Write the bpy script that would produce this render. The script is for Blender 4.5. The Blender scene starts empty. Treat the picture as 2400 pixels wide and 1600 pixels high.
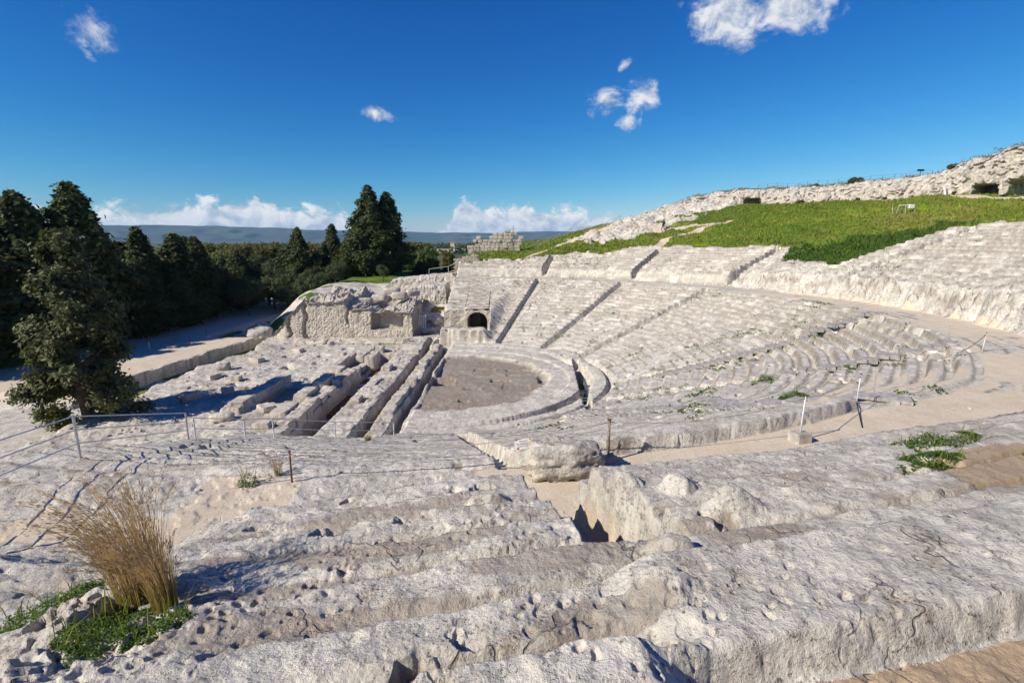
import bpy, bmesh, math, random
import numpy as np
from mathutils import Vector, Matrix

random.seed(7)
R = math.radians
scene = bpy.context.scene
col = scene.collection

# ---------------------------------------------------------------- camera, sky, sun, exposure
CAM_Z = 11.0
cam_data = bpy.data.cameras.new("camera")
cam_data.lens = 18.0
cam_data.sensor_width = 36.0
cam_data.clip_start = 0.05
cam_data.clip_end = 40000.0
camera = bpy.data.objects.new("camera", cam_data)
col.objects.link(camera)
camera.location = (0.0, 0.0, CAM_Z)
camera.rotation_euler = (R(90.0) - math.atan(237.0 / 1200.0), 0.0, 0.0)
scene.camera = camera

SUN_EL = R(35.0)
SUN_DIR = Vector((-0.87 * math.cos(SUN_EL), -0.493 * math.cos(SUN_EL), math.sin(SUN_EL))).normalized()
sun_data = bpy.data.lights.new("sun", 'SUN')
sun_data.energy = 5.0
sun_data.angle = R(0.5)
sun_data.color = (1.0, 0.93, 0.81)
sun = bpy.data.objects.new("sun", sun_data)
col.objects.link(sun)
sun.rotation_euler = SUN_DIR.to_track_quat('Z', 'Y').to_euler()
sun.location = (-60, -40, 80)

scene.view_settings.view_transform = 'Standard'
scene.view_settings.look = 'None'
scene.view_settings.gamma = 1.0
scene.view_settings.exposure = 0.33
scene.cycles.use_denoising = True
scene.cycles.max_bounces = 6
scene.cycles.diffuse_bounces = 3
scene.cycles.volume_bounces = 1
scene.cycles.transparent_max_bounces = 12

world = bpy.data.worlds.new("World")
scene.world = world
world.use_nodes = True


class NT:
    """small helper to write node trees as expressions"""
    def __init__(s, tree):
        s.t = tree
        s.n = tree.nodes
        s.l = tree.links

    def node(s, kind, **kw):
        nd = s.n.new(kind)
        for k, v in kw.items():
            setattr(nd, k, v)
        return nd

    def put(s, sock, v):
        if isinstance(v, bpy.types.NodeSocket):
            s.l.new(v, sock)
        elif v is not None:
            if isinstance(v, tuple) and len(v) == 3 and sock.type == 'RGBA':
                v = (*v, 1.0)
            sock.default_value = v

    def m(s, op, a, b=None, c=None, clamp=False):
        nd = s.node('ShaderNodeMath', operation=op, use_clamp=clamp)
        s.put(nd.inputs[0], a)
        s.put(nd.inputs[1], b)
        s.put(nd.inputs[2], c)
        return nd.outputs[0]

    def sm(s, v, a, b, lo=0.0, hi=1.0):
        nd = s.node('ShaderNodeMapRange', interpolation_type='SMOOTHSTEP', clamp=True)
        for i, x in enumerate((v, a, b, lo, hi)):
            s.put(nd.inputs[i], x)
        return nd.outputs[0]

    def mix(s, f, a, b, mode='MIX'):
        nd = s.node('ShaderNodeMix', data_type='RGBA', blend_type=mode)
        s.put(nd.inputs[0], f)
        s.put(nd.inputs[6], a)
        s.put(nd.inputs[7], b)
        return nd.outputs[2]

    def noise(s, vec, scale, detail=4.0, rough=0.55, dist=0.0, dim='3D'):
        nd = s.node('ShaderNodeTexNoise', noise_dimensions=dim)
        s.put(nd.inputs['Vector'], vec)
        nd.inputs['Scale'].default_value = scale
        nd.inputs['Detail'].default_value = detail
        nd.inputs['Roughness'].default_value = rough
        nd.inputs['Distortion'].default_value = dist
        return nd.outputs[0]

    def voro(s, vec, scale, feature='F1'):
        nd = s.node('ShaderNodeTexVoronoi', feature=feature)
        s.put(nd.inputs['Vector'], vec)
        nd.inputs['Scale'].default_value = scale
        return nd.outputs['Distance']

    def xyz(s, x, y, z):
        nd = s.node('ShaderNodeCombineXYZ')
        for i, v in enumerate((x, y, z)):
            s.put(nd.inputs[i], v)
        return nd.outputs[0]

    def sep(s, v):
        nd = s.node('ShaderNodeSeparateXYZ')
        s.put(nd.inputs[0], v)
        return nd.outputs

    def bump(s, h, strength, dist, normal=None):
        nd = s.node('ShaderNodeBump')
        nd.inputs['Strength'].default_value = strength
        nd.inputs['Distance'].default_value = dist
        s.put(nd.inputs['Height'], h)
        s.put(nd.inputs['Normal'], normal)
        return nd.outputs[0]


def build_world():
    t = NT(world.node_tree)
    t.n.clear()
    sky = t.node('ShaderNodeTexSky', sky_type='NISHITA', sun_disc=False)
    sky.sun_elevation = SUN_EL
    sky.sun_rotation = math.atan2(SUN_DIR.x, SUN_DIR.y)
    sky.altitude = 30.0
    sky.air_density = 1.0
    sky.dust_density = 0.0
    sky.ozone_density = 1.6
    sp = t.node('ShaderNodeSeparateColor')
    t.l.new(sky.outputs[0], sp.inputs[0])
    cb = t.node('ShaderNodeCombineColor')
    for i, (g, pw) in enumerate(((1.15, 2.6), (1.02, 1.44), (1.20, 0.93))):       # deep polarised blue
        v = t.m('MULTIPLY', t.m('POWER', t.m('MULTIPLY', sp.outputs[i], 0.1), pw), g * 10.0)
        t.l.new(v, cb.inputs[i])
    # clouds, placed by azimuth (degrees right of +Y) and elevation (degrees)
    tc = t.node('ShaderNodeTexCoord')
    d = t.sep(tc.outputs['Generated'])
    az = t.m('MULTIPLY', t.m('ARCTAN2', d[0], d[1]), 57.2958)
    el = t.m('MULTIPLY', t.m('ARCSINE', d[2]), 57.2958)
    vec = t.xyz(az, t.m('MULTIPLY', el, 1.25), 0.0)
    n1 = t.noise(vec, 0.33, 7.0, 0.62, 0.6)
    fine = t.noise(vec, 0.8, 5.0, 0.62, 0.3)
    # lit from the upper left: difference of the field towards the sun
    vec2 = t.xyz(t.m('ADD', az, 0.9), t.m('MULTIPLY', t.m('SUBTRACT', el, 0.9), 1.25), 0.0)
    n2 = t.noise(vec2, 0.33, 7.0, 0.62, 0.6)
    dens = None
    nn = t.m('ADD', t.m('MULTIPLY', t.m('SUBTRACT', n1, 0.5), 3.2), t.m('MULTIPLY', t.m('SUBTRACT', fine, 0.5), 1.7))
    for (ca, ce, ra, re, tilt, amp) in CLOUDS:
        ct, st = math.cos(R(tilt)), math.sin(R(tilt))
        da = t.m('SUBTRACT', az, ca)
        de = t.m('SUBTRACT', el, ce)
        u = t.m('DIVIDE', t.m('ADD', t.m('MULTIPLY', da, ct), t.m('MULTIPLY', de, st)), ra)
        v = t.m('DIVIDE', t.m('SUBTRACT', t.m('MULTIPLY', de, ct), t.m('MULTIPLY', da, st)), re)
        q = t.m('SQRT', t.m('ADD', t.m('MULTIPLY', u, u), t.m('MULTIPLY', v, v)))
        f = t.m('MULTIPLY', t.m('SUBTRACT', 1.0, q), amp)
        dens = f if dens is None else t.m('MAXIMUM', dens, f)
    small = t.m('ADD', t.m('MAXIMUM', dens, -0.9), nn)
    a_small = t.m('MULTIPLY', t.sm(small, -0.05, 1.35), t.sm(dens, -0.55, -0.1))
    # cumulus bank along the horizon: tops billow, bases flat
    azn = t.noise(t.xyz(az, 3.3, 0.0), 0.085, 3.0, 0.55)
    top = t.m('ADD', 3.2, t.m('MULTIPLY', t.m('SUBTRACT', azn, 0.5), 7.0))
    gap = t.m('MAXIMUM', t.sm(az, -13.5, -18.0), t.m('MULTIPLY', t.sm(az, -9.0, -5.0), t.sm(az, 24.0, 13.0)))
    gap = t.m('MAXIMUM', gap, 0.25)
    top = t.m('ADD', top, t.m('MULTIPLY', 1.3, t.m('MULTIPLY', t.sm(az, -8.0, -4.0), t.sm(az, 11.0, 5.0))))
    top = t.m('MULTIPLY', top, gap)
    bank = t.m('ADD', t.m('SUBTRACT', top, el), t.m('MULTIPLY', nn, 1.6))
    a_bank = t.m('MULTIPLY', t.m('MULTIPLY', t.sm(bank, 0.0, 1.15), t.sm(el, -0.8, 0.8)), 0.97)
    alpha = t.m('MAXIMUM', a_small, a_bank)
    alpha = t.m('MULTIPLY', alpha, 0.95)
    lit = t.m('ADD', 0.6, t.m('MULTIPLY', t.m('SUBTRACT', n1, n2), 4.5), clamp=True)
    rim = t.sm(bank, 2.2, 0.2)
    lit = t.m('ADD', t.m('MULTIPLY', lit, 0.75), t.m('MULTIPLY', t.m('MULTIPLY', rim, a_bank), 0.35), clamp=True)
    cc = t.mix(lit, (4.4, 5.4, 7.2), (11.8, 11.6, 11.4))
    colr = t.mix(alpha, cb.outputs[0], cc)
    bg = t.node('ShaderNodeBackground')
    bg.inputs['Strength'].default_value = 0.068
    t.put(bg.inputs['Color'], colr)
    out = t.node('ShaderNodeOutputWorld')
    t.l.new(bg.outputs[0], out.inputs['Surface'])


CLOUDS = [(-36.8, 16.1, 2.2, 1.5, -35, 1.2), (-14.2, 12.5, 2.3, 0.75, -8, 1.3),
          (21.0, 20.3, 4.2, 3.0, 0, 2.0), (26.0, 20.2, 5.2, 2.7, 0, 1.6), (21.8, 18.3, 2.2, 1.4, 0, 1.6),
          (13.3, 14.0, 1.7, 2.1, -20, 1.5), (9.8, 13.8, 2.0, 1.4, 20, 1.15), (12.2, 11.7, 1.4, 0.9, 0, 1.3),
          (11.3, 16.8, 1.0, 0.4, 35, 0.9)]
build_world()
# ---------------------------------------------------------------- numpy noise
_rng = np.random.default_rng(11)
_T2 = _rng.random((256, 256)).astype(np.float32)
_T3 = _rng.random((64, 64, 64)).astype(np.float32)


def sst(a, b, x):
    t = np.clip((x - a) / (b - a), 0.0, 1.0)
    return t * t * (3.0 - 2.0 * t)


def vn2(x, y):
    xi = np.floor(x).astype(np.int64)
    yi = np.floor(y).astype(np.int64)
    fx = x - xi
    fy = y - yi
    fx = fx * fx * (3 - 2 * fx)
    fy = fy * fy * (3 - 2 * fy)
    x0, x1, y0, y1 = xi & 255, (xi + 1) & 255, yi & 255, (yi + 1) & 255
    a = _T2[x0, y0] + (_T2[x1, y0] - _T2[x0, y0]) * fx
    b = _T2[x0, y1] + (_T2[x1, y1] - _T2[x0, y1]) * fx
    return a + (b - a) * fy


def fbm(x, y, scale, octv=4, gain=0.5, seed=0.0):
    """fractal noise in -1..1, first feature size = scale metres"""
    u = x / scale + 17.3 + seed * 7.1
    v = y / scale + 91.7 - seed * 3.7
    s = np.zeros_like(x)
    a, tot = 1.0, 0.0
    for k in range(octv):
        s = s + a * (vn2(u, v) * 2 - 1)
        tot += a
        a *= gain
        u, v = (u * 0.8 - v * 0.6) * 2.03 + 5.1, (u * 0.6 + v * 0.8) * 2.03 + 1.7
    return s / tot * 1.5


def vn3(x, y, z):
    xi, yi, zi = (np.floor(c).astype(np.int64) for c in (x, y, z))
    fx, fy, fz = x - xi, y - yi, z - zi
    fx = fx * fx * (3 - 2 * fx)
    fy = fy * fy * (3 - 2 * fy)
    fz = fz * fz * (3 - 2 * fz)
    x0, x1, y0, y1, z0, z1 = xi & 63, (xi + 1) & 63, yi & 63, (yi + 1) & 63, zi & 63, (zi + 1) & 63

    def lay(zz):
        a = _T3[x0, y0, zz] + (_T3[x1, y0, zz] - _T3[x0, y0, zz]) * fx
        b = _T3[x0, y1, zz] + (_T3[x1, y1, zz] - _T3[x0, y1, zz]) * fx
        return a + (b - a) * fy
    a, b = lay(z0), lay(z1)
    return a + (b - a) * fz


def fbm3(x, y, z, scale, octv=3, gain=0.5, seed=0.0):
    u, v, w = x / scale + seed * 5.3 + 31.1, y / scale - seed * 2.9 + 7.7, z / scale + seed + 13.9
    s = np.zeros_like(x)
    a, tot = 1.0, 0.0
    for k in range(octv):
        s = s + a * (vn3(u, v, w) * 2 - 1)
        tot += a
        a *= gain
        u, v, w = (u * 0.8 - v * 0.6) * 2.03 + 5.1, (u * 0.6 + v * 0.8) * 2.03 + 1.7, w * 2.03 + 3.3
    return s / tot * 1.5


def cells(x, y, scale, seed=0):
    """distance to the nearest scattered point (in units of scale) and that cell's random value"""
    u, v = x / scale + 40.0 + seed * 9.0, y / scale + 60.0 + seed * 5.0
    xi, yi = np.floor(u).astype(np.int64), np.floor(v).astype(np.int64)
    best = np.full_like(x, 9.0)
    val = np.zeros_like(x)
    for i in (-1, 0, 1):
        for j in (-1, 0, 1):
            cx, cy = xi + i, yi + j
            px = cx + _T2[cx & 255, (cy + 71) & 255]
            py = cy + _T2[(cx + 133) & 255, cy & 255]
            d = np.hypot(u - px, v - py)
            rv = _T2[(cx + 57) & 255, (cy + 19) & 255]
            m = d < best
            best = np.where(m, d, best)
            val = np.where(m, rv, val)
    return best, val


def ledges(h, s, e=0.10):
    """turn smooth relief into flats with crisp little scarps"""
    k = np.floor(h / s)
    return (k + sst(0.5 - e, 0.5 + e, h / s - k)) * s


# ---------------------------------------------------------------- the shape of the place
OX, OY = -5.2, 39.5                        # centre of the orchestra
STAIRS = [72.5, 50.5, 28.5, 8.0, -13.0, -33.0, -54.0, -79.6]     # radial stairways, degrees
EDGES = [100.0] + STAIRS + [-125.0]
R0, R1, RD = 13.2, 29.4, 32.0              # first seat row, front and back of the mid walkway
ROW = 0.771
ZW = 6.1                                   # level of the mid walkway


def seat_profile(f, lip):
    """one seat row against the radius: riser, seat, drop into the foot channel"""
    up = sst(0.0, 0.11, f)
    down = sst(0.62, 0.74, f)
    return up + lip * (up - down)


def walk_in(th):
    return np.interp(th, [-125, -60, -52, -46, -24, 0, 25, 100], [29.4, 29.4, 30.2, 31.0, 31.0, 30.0, 29.4, 29.4])


def walk_out(th):
    return np.interp(th, [-125, -68, -56, -44, -30, -8, 12, 40, 100], [32.0, 32.0, 33.0, 34.2, 34.9, 34.2, 32.8, 32.0, 32.0])


def r_out(th):
    """outer end of the carved seats for a bearing (degrees)"""
    return np.interp(th, [-125, -60, -8, 6, 10.5, 13.5, 24, 27, 45, 58, 62, 74, 80, 100],
                     [60, 60, 49.0, 46.6, 46.0, 36.0, 36.0, 40.4, 40.0, 39.5, 37.8, 37.0, 35.0, 34.0])


def hill_slope(th):
    return np.interp(th, [-60, 0, 30, 45, 60, 70, 80, 88, 96, 110], [0.2, 0.2, 0.235, 0.25, 0.235, 0.18, 0.085, 0.07, 0.06, 0.0])


def terrain(x, y):
    """height and material masks (sand, grass, grey) and a region number for every point"""
    x = np.asarray(x, dtype=np.float64)
    y = np.asarray(y, dtype=np.float64)
    rx, ry = x - OX, y - OY
    r = np.hypot(rx, ry)
    th = np.degrees(np.arctan2(ry, rx))
    cam_d = np.hypot(x, y)
    n_big = fbm(x, y, 6.0, 3, 0.5, 1)
    n_mid = fbm(x, y, 1.9, 5, 0.58, 2)
    n_sm = np.abs(fbm(x, y, 0.5, 4, 0.6, 3)) * -2.0 + 0.55
    n_er = fbm(x, y, 4.0, 3, 0.55, 4)
    led = ledges(fbm(x, y, 1.5, 5, 0.6, 33), 0.38)
    led2 = ledges(fbm(x, y, 0.6, 5, 0.62, 48), 0.35, 0.07)
    n_rock = 0.45 * n_mid + 0.75 * led
    near = sst(16.0, 7.0, cam_d)                 # the ground around the viewpoint carries finer carving

    wed = np.zeros(x.shape, dtype=np.int64)
    for i, e in enumerate(STAIRS):
        wed = np.where(th < e, i + 1, wed)
    stair_d = np.full_like(x, 99.0)
    stair_k = np.zeros_like(wed)
    for i, e in enumerate(STAIRS):
        dd = np.radians(th - e) * r
        m = np.abs(dd) < np.abs(stair_d)
        stair_d = np.where(m, dd, stair_d)
        stair_k = np.where(m, i, stair_k)
    wrand = _T2[(wed * 37 + 5) & 255, 9]

    rw = r + 0.04 * fbm(x, y, 2.6, 3, 0.5, 5) + 0.035 * ledges(fbm(x, y, 1.9, 4, 0.6, 35), 0.45, 0.12) + 0.01 * n_sm
    R1, RD = walk_in(th), walk_out(th)
    ROW = (R1 - R0) / 21.0
    # ---- natural ground to the left: stage rock, ditch, path, road, wood floor
    zl = 0.25 + 0.12 * n_rock + 0.05 * led2 + 0.03 * n_sm + 0.14 * fbm(x, y, 3.2, 2, 0.5, 8)
    # stage rock ends at a ragged left edge
    edge = -26.3 + 0.9 * fbm(x, y, 3.0, 3, 0.5, 9) + 1.2 * sst(46, 58, y) * 0
    off = sst(0.0, -0.8, x - edge)
    zl = zl * (1 - off) + off * (-0.75 + 0.08 * n_mid)
    wallx = -30.6 + (y - 39.6) * 0.115
    pathm = sst(0.02, -0.10, x - wallx) * sst(34.0, 36.5, y) * sst(59.5, 56.5, y)
    zl = zl * (1 - pathm) + pathm * (0.28 + 0.04 * n_mid)
    roadx = -36.6 + (y - 46) * 0.08
    road = sst(0.8, -1.2, x - roadx)
    zl = zl * (1 - road) + road * (-0.25 + 0.02 * n_mid + 0.012 * np.clip(y - 45, 0, 60))
    # ground behind the outcrop climbs to a shelf
    shelf = sst(57.0, 70.0, y + 0.25 * np.clip(-x - 12, -10, 30) * 0) * sst(-34.0, -27.0, x)
    zsh = 4.3 + 0.35 * n_big + 0.10 * n_mid + 0.02 * (y - 70)
    zl = zl * (1 - shelf) + shelf * zsh
    # sunk gully between outcrop and seats
    gul = sst(1.7, 0.7, np.abs(x + 9.2 - 0.02 * (y - 56))) * sst(53.5, 55.0, y) * sst(72, 66, y)
    zl = zl * (1 - gul) + gul * (0.55 + np.clip(y - 57.5, 0, 12) * 0.27 + 0.25 * n_mid)
    # rock under the near wing, left of the railing
    nearl = sst(24.0, 19.0, y) * sst(-26.0, -15.0, x)
    zl = zl * (1 - nearl) + nearl * (2.2 + 0.22 * np.clip(16 - y, -6, 12) + 0.35 * n_mid + 0.5 * n_big)
    zl = zl + sst(24, 12, y) * sst(-14, -26, x) * (0.5 * n_big)

    # ---- lower seats
    k = (rw - R0) / ROW
    kf = np.floor(k)
    rowj = _T2[(kf.astype(np.int64) * 13 + wed * 29) & 255, 77]
    f = k - kf
    lip = 0.10 + 0.22 * near + 0.45 * sst(22.0, 25.0, r) * sst(5, -8, th) * sst(-56, -48, th)
    step = 0.55 + 0.262 * (kf + seat_profile(f, lip) + (rowj - 0.5) * 0.16)
    slope = 0.55 + 0.262 * (k + 0.35)
    ero = np.clip(0.12 + 0.55 * n_er, 0.0, 0.9)
    ero = np.clip(ero + 0.45 * sst(22.5, 18.0, r) * sst(-22, -10, th) + 0.3 * sst(-58, -70, th)
                  - 0.25 * sst(23, 26, r), 0.05, 0.93)
    zc = step * (1 - ero) + slope * ero
    zc = zc + (0.010 + 0.04 * ero) * n_rock + (0.006 + 0.012 * ero) * n_sm + 0.06 * n_big
    # higher first rows around the tunnel
    zc = zc + 0.95 * sst(76.5, 81.5, th) * sst(29.4, 17.5, r)
    # podium front of the tunnel wedge
    # ---- walkway
    zw = ZW + 0.02 * n_mid + 0.05 * n_big + 0.07 * led * sst(-81.4, -81.8, th) * sst(20, 14, cam_d)
    # ---- upper seats
    us = np.interp(th, [-125, -70, -55, 100], [0.27, 0.27, 0.35, 0.35])
    pod = np.interp(th, [-125, -90.0, -87.5, -82, -62, -42, 4, 20, 38, 100], [0.3, 0.3, 0.95, 1.05, 1.05, 1.6, 1.6, 1.4, 1.15, 1.15])
    ROWU = 0.80
    k2 = (rw - RD - 0.55) / ROWU
    k2f = np.floor(k2)
    f2 = k2 - k2f
    rowj2 = _T2[(k2f.astype(np.int64) * 17 + wed * 31) & 255, 55]
    lip2 = 0.16 + 0.10 * near * sst(-86, -82, th) + 0.22 * near * sst(-88.5, -86, th)
    step2 = ZW + pod + us * ROWU * (k2f + seat_profile(f2, lip2) + (rowj2 - 0.5) * 0.25)
    slope2 = ZW + pod + us * ROWU * (k2 + 0.35)
    ero2 = np.clip(0.05 + 0.4 * n_er + 0.45 * near * sst(-82, -87, th) + 0.6 * sst(2.2, 1.2, k2) * sst(26, 18, th) * sst(-60, -40, th), 0.0, 0.95)
    zu = step2 * (1 - ero2) + slope2 * ero2
    zu = np.where(k2 < 0, ZW + pod * (1 - 0.12) , zu)
    zu = zu + (0.012 + 0.014 * near + 0.05 * ero2 * (1 - near)) * n_rock + near * 0.010 * led2 + 0.006 * n_sm + 0.06 * n_big
    podm = sst(RD - 0.10, RD + 0.14, rw + 0.06 * n_mid)
    podm_soft = sst(RD - 0.2, RD + 1.4, rw + 0.3 * n_mid)
    brk = sst(34, 22, th) * sst(-62, -50, th)
    podm_br = sst(RD - 0.25, RD + 0.95, rw + 0.5 * n_rock + 0.25 * n_sm)
    podm = podm * (1 - brk) + podm_br * brk
    zu = zu + brk * sst(RD + 4.5, RD + 1.5, r) * (0.30 * n_rock + 0.12 * led2 + 0.10 * n_sm)
    podm = np.where(th < -89, podm_soft, podm)

    cav = np.where(r < R1, zc, zw)
    lipw = sst(R1 - 0.12, R1 + 0.05, rw)
    top_low = 0.55 + 0.262 * 21 + 0.28
    cav = np.where(r < R1 - 0.4, zc, zc * (1 - lipw) + zw * lipw)
    proud = sst(28.55, 28.75, rw) * sst(29.42, 29.30, rw) * sst(-80, -77, th) * sst(-56, -60, th) * sst(-0.55, -0.3, fbm(x, y, 2.4, 2, 0.5, 6))
    cav = cav * (1 - proud) + proud * (6.42 + 0.05 * n_mid + 0.05 * n_big)
    cav = cav * (1 - podm) + zu * podm

    # ---- the big bench in the right foreground with its gutter
    bench = sst(-81.0, -80.0, th + 0.3 * n_mid) * sst(20.0, 14.0, cam_d)
    bt = (rw - 36.30) / 1.25
    bz = 8.16 + (0.46 * sst(-0.08, 0.20, bt) - 0.25 * sst(0.90, 1.0, bt)) + 0.018 * n_rock + 0.012 * led2 + 0.008 * n_sm + 0.06 * n_big
    bsel = bench * sst(-0.12, -0.02, bt) * sst(3.4, 3.2, bt)
    cav = cav * (1 - bsel) + bz * bsel

    # ---- radial stairways: sunk slots with steps
    sd = np.abs(stair_d + 0.05 * n_mid)
    sw = np.where(stair_k < 3, 0.34, 0.34)
    slot = sst(sw + 0.08, sw - 0.02, sd)
    ks = (r - R0) / (ROW * 0.5)
    sw = np.where(stair_k < 3, 0.42, 0.36)
    zs_low = 0.10 + 0.5 * 0.262 * (np.floor(ks) + sst(0.0, 0.25, ks - np.floor(ks)))
    low = (r > R0) & (r < R1)
    depth_lo = np.array([1.0, 1.0, 1.0, 0.25, 0.8, 0.8, 0.8, 0.9])[stair_k]
    cav = np.where(low, cav * (1 - slot * depth_lo) + zs_low * slot * depth_lo, cav)
    kz = (r - RD) / 0.4
    zs_up = ZW + 0.15 + us * (r - RD) * 0.9 + 0.05 * np.floor(kz) * 0
    depth_up = np.array([1.0, 1.0, 1.0, 0.5, 0.0, 0.0, 0.0, 0.0])[stair_k]
    up_ = (r >= RD - 0.2) & (r < r_out(th))
    cav = np.where(up_, cav * (1 - slot * depth_up) + np.minimum(cav, zs_up) * slot * depth_up, cav)
    # the deep slot in front of the viewpoint
    pit = sst(0.56, 0.46, np.abs(stair_d - 0.02 + 0.04 * n_mid)) * (stair_k == 7) * sst(35.75, 35.6, r) * sst(31.6, 32.0, r)
    cav = cav * (1 - pit) + pit * (6.22 + 0.16 * (r - 32.0) + 0.02 * n_mid)

    # ---- orchestra, kerb, channel
    zo = 0.02 + 0.05 * n_rock + 0.04 * led2 + 0.03 * n_big
    zo = zo + 0.30 * sst(7.6, 8.3, r + 0.5 * n_rock) + 0.10 * sst(9.6, 9.8, r)
    zo = zo - 0.75 * sst(10.85, 10.97, r) * sst(11.55, 11.42, r) * sst(62, 40, np.abs(th + 20))
    zo = zo + 0.12 * sst(11.4, 12.2, r)
    zo = zo - 0.35 * sst(12.55, 12.65, r) * sst(12.95, 12.85, r) * sst(48, 36, np.abs(th + 22))
    chan = sst(0.30, 0.22, np.abs(x - 5.3 + (37.5 - y) * 0.06)) * sst(29.8, 30.4, y) * sst(45.2, 44.6, y)
    # shallow rectangular cuttings in the floor
    for (cx, cy, hx, hy, dp) in ((-0.9, 39.4, 0.75, 0.32, 0.3), (0.6, 42.6, 1.1, 0.35, 0.12), (0.8, 40.9, 1.2, 0.28, 0.10),
                                 (-2.4, 42.8, 0.8, 0.5, 0.10), (0.3, 37.7, 1.0, 0.8, 0.08), (-3.4, 34.2, 0.3, 0.22, 0.25),
                                 (-3.0, 37.2, 0.6, 0.4, 0.07), (2.6, 39.6, 0.45, 0.9, 0.35)):
        inside = sst(hx + 0.08, hx - 0.05, np.abs(x - cx + 0.08 * n_mid)) * sst(hy + 0.08, hy - 0.05, np.abs(y - cy + 0.08 * n_mid))
        zo = zo - dp * inside
    zo = zo - chan * 0.8
    inner = sst(R0 + 0.05, R0 - 0.1, r)
    zth = np.where(r < R0, zo * inner + cav * (1 - inner), cav)
    zth = np.where((r < R0 + 1.2) & (r >= R0), zth - chan * 0.8, zth)

    # ---- hill beyond the carved seats
    ro = r_out(th) + 1.5 * ledges(fbm(x, y, 3.0, 4, 0.6, 21), 0.5, 0.25) + 0.7 * n_er
    zo_out = ZW + pod + 0.35 * (r_out(th) - RD - 0.55) - 0.05
    zh = zo_out + hill_slope(th) * (r - ro) + 0.35 * n_big + 0.10 * n_mid
    zterr = np.interp(th, [-60, 0, 50, 62, 70, 80, 92], [16.9, 16.9, 17.1, 16.6, 14.0, 11.4, 9.3])
    cap = zterr + 0.2 * n_big
    zh = -np.logaddexp(-zh * 2.5, -cap * 2.5) / 2.5
    # white rock shoulder where the cliff runs out
    def seg_d(px, py, pts):
        best = np.full_like(px, 99.0)
        for (ax, ay), (bx, by) in zip(pts[:-1], pts[1:]):
            t_ = np.clip(((px - ax) * (bx - ax) + (py - ay) * (by - ay)) / ((bx - ax) ** 2 + (by - ay) ** 2), 0, 1)
            best = np.minimum(best, np.hypot(px - ax - t_ * (bx - ax), py - ay - t_ * (by - ay)))
        return best
    rspine = seg_d(x + 2.5 * n_er, y + 2.5 * n_mid, ((16.5, 87.5), (21.5, 93.5), (27.0, 97.0), (34.0, 96.0)))
    rocky = sst(5.6, 4.2, rspine + 1.8 * fbm(x, y, 1.5, 4, 0.6, 24))
    rspine2 = seg_d(x, y, ((19.0, 82.5), (24.0, 86.0), (29.5, 89.0)))
    rocky = np.maximum(rocky, sst(2.2, 1.2, rspine2 + 1.6 * fbm(x, y, 1.3, 4, 0.6, 25)))
    zh = zh + rocky * (0.2 * n_rock + 0.35 * np.abs(n_sm) + 0.3 * ledges(fbm(x, y, 2.2, 4, 0.6, 26), 0.4) + 0.7 * sst(5.0, 1.0, rspine))
    hillm = sst(0.0, 0.35, r - ro)
    zth = zth * (1 - hillm) + zh * hillm
    # far wing: the hill falls away to the left and behind
    far = sst(74.0, 96.0, y) * sst(-5.0, -13.0, x - 0.1 * (y - 80))
    fall = sst(100, 150, r) * sst(55, 75, th)
    zth = zth - fall * 9.0

    # ---- which of the two: theatre or left ground
    lw = -7.8 + 0.25 * n_mid + 0.06 * np.clip(y - 84, 0, 60)      # left end of the far wing
    mask_far = sst(0.0, 0.25, x - lw)
    yed = np.interp(x, [-14, -7.5, -6.3, -5.0], [22.3, 22.6, 26.3, 40.0]) + 0.35 * n_mid
    lnear = -12.1 + 0.5 * n_mid - 0.5 * sst(9, 3, y) * 6
    mask_near = sst(0.0, 0.35, x - lnear) * sst(0.0, -0.5, y - yed)
    mask_orc = sst(-6.35, -6.2, x + 0.12 * n_mid)
    mid = (y > 24.0)
    mask = np.where(y > 53.0, mask_far, np.where(y > 28.0, mask_orc, np.maximum(mask_near, mask_orc * sst(25.5, 27.0, y))))
    z = zl * (1 - mask) + zth * mask
    # ground that falls to the plain behind
    beyond = sst(100.0, 150.0, y) * sst(-2.0, -14.0, x - 0.15 * (y - 100))
    z = z * (1 - beyond) + beyond * (-3.0)
    zb = sst(110, 160, y) * (1 - mask)
    z = z * (1 - zb) + zb * (-3.0)

    # tunnel slot and its forecourt
    fore = sst(0.06, -0.06, np.maximum(-2.55 - x, x + 2.55) * 0 + (x + 2.55)) * sst(57.62, 57.50, y) * sst(53.6, 53.9, y) * sst(-8.1, -7.9, x)
    z = z * (1 - fore) + fore * (0.55 + 0.05 * n_mid)
    tun = sst(1.25, 1.18, np.abs(x + 3.95)) * sst(57.3, 57.4, y) * sst(63.6, 63.5, y)
    z = z * (1 - tun) + tun * 0.62

    # ---- stage: trenches cut parallel to the stage front
    st = (x > -20) & (x < -5.0) & (y > 22) & (y < 57)
    trench = np.zeros_like(x)

    def cut(x0, x1, y0, y1, zf, w=0.07):
        nonlocal z, trench
        a = sst(x0 - w, x0 + w, x + 0.06 * n_mid) * sst(x1 + w, x1 - w, x + 0.06 * n_mid) * sst(y0 - w, y0 + w, y) * sst(y1 + w, y1 - w, y)
        z = z * (1 - a) + a * zf
        trench = np.maximum(trench, a)

    def raise_(x0, x1, y0, y1, zt, w=0.08):
        nonlocal z
        a = sst(x0 - w, x0 + w, x) * sst(x1 + w, x1 - w, x) * sst(y0 - w, y0 + w, y) * sst(y1 + w, y1 - w, y)
        z = z * (1 - a) + a * (zt + 0.14 * n_rock + 0.05 * n_sm)
    raise_(-11.0, -8.95, 22.5, 47.8, 0.42)
    raise_(-8.3, -7.2, 22.5, 51.5, 0.34)
    raise_(-18.3, -17.0, 30.5, 38.2, 0.75)
    raise_(-25.0, -10.9, 53.6, 55.6, 0.42)
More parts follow.
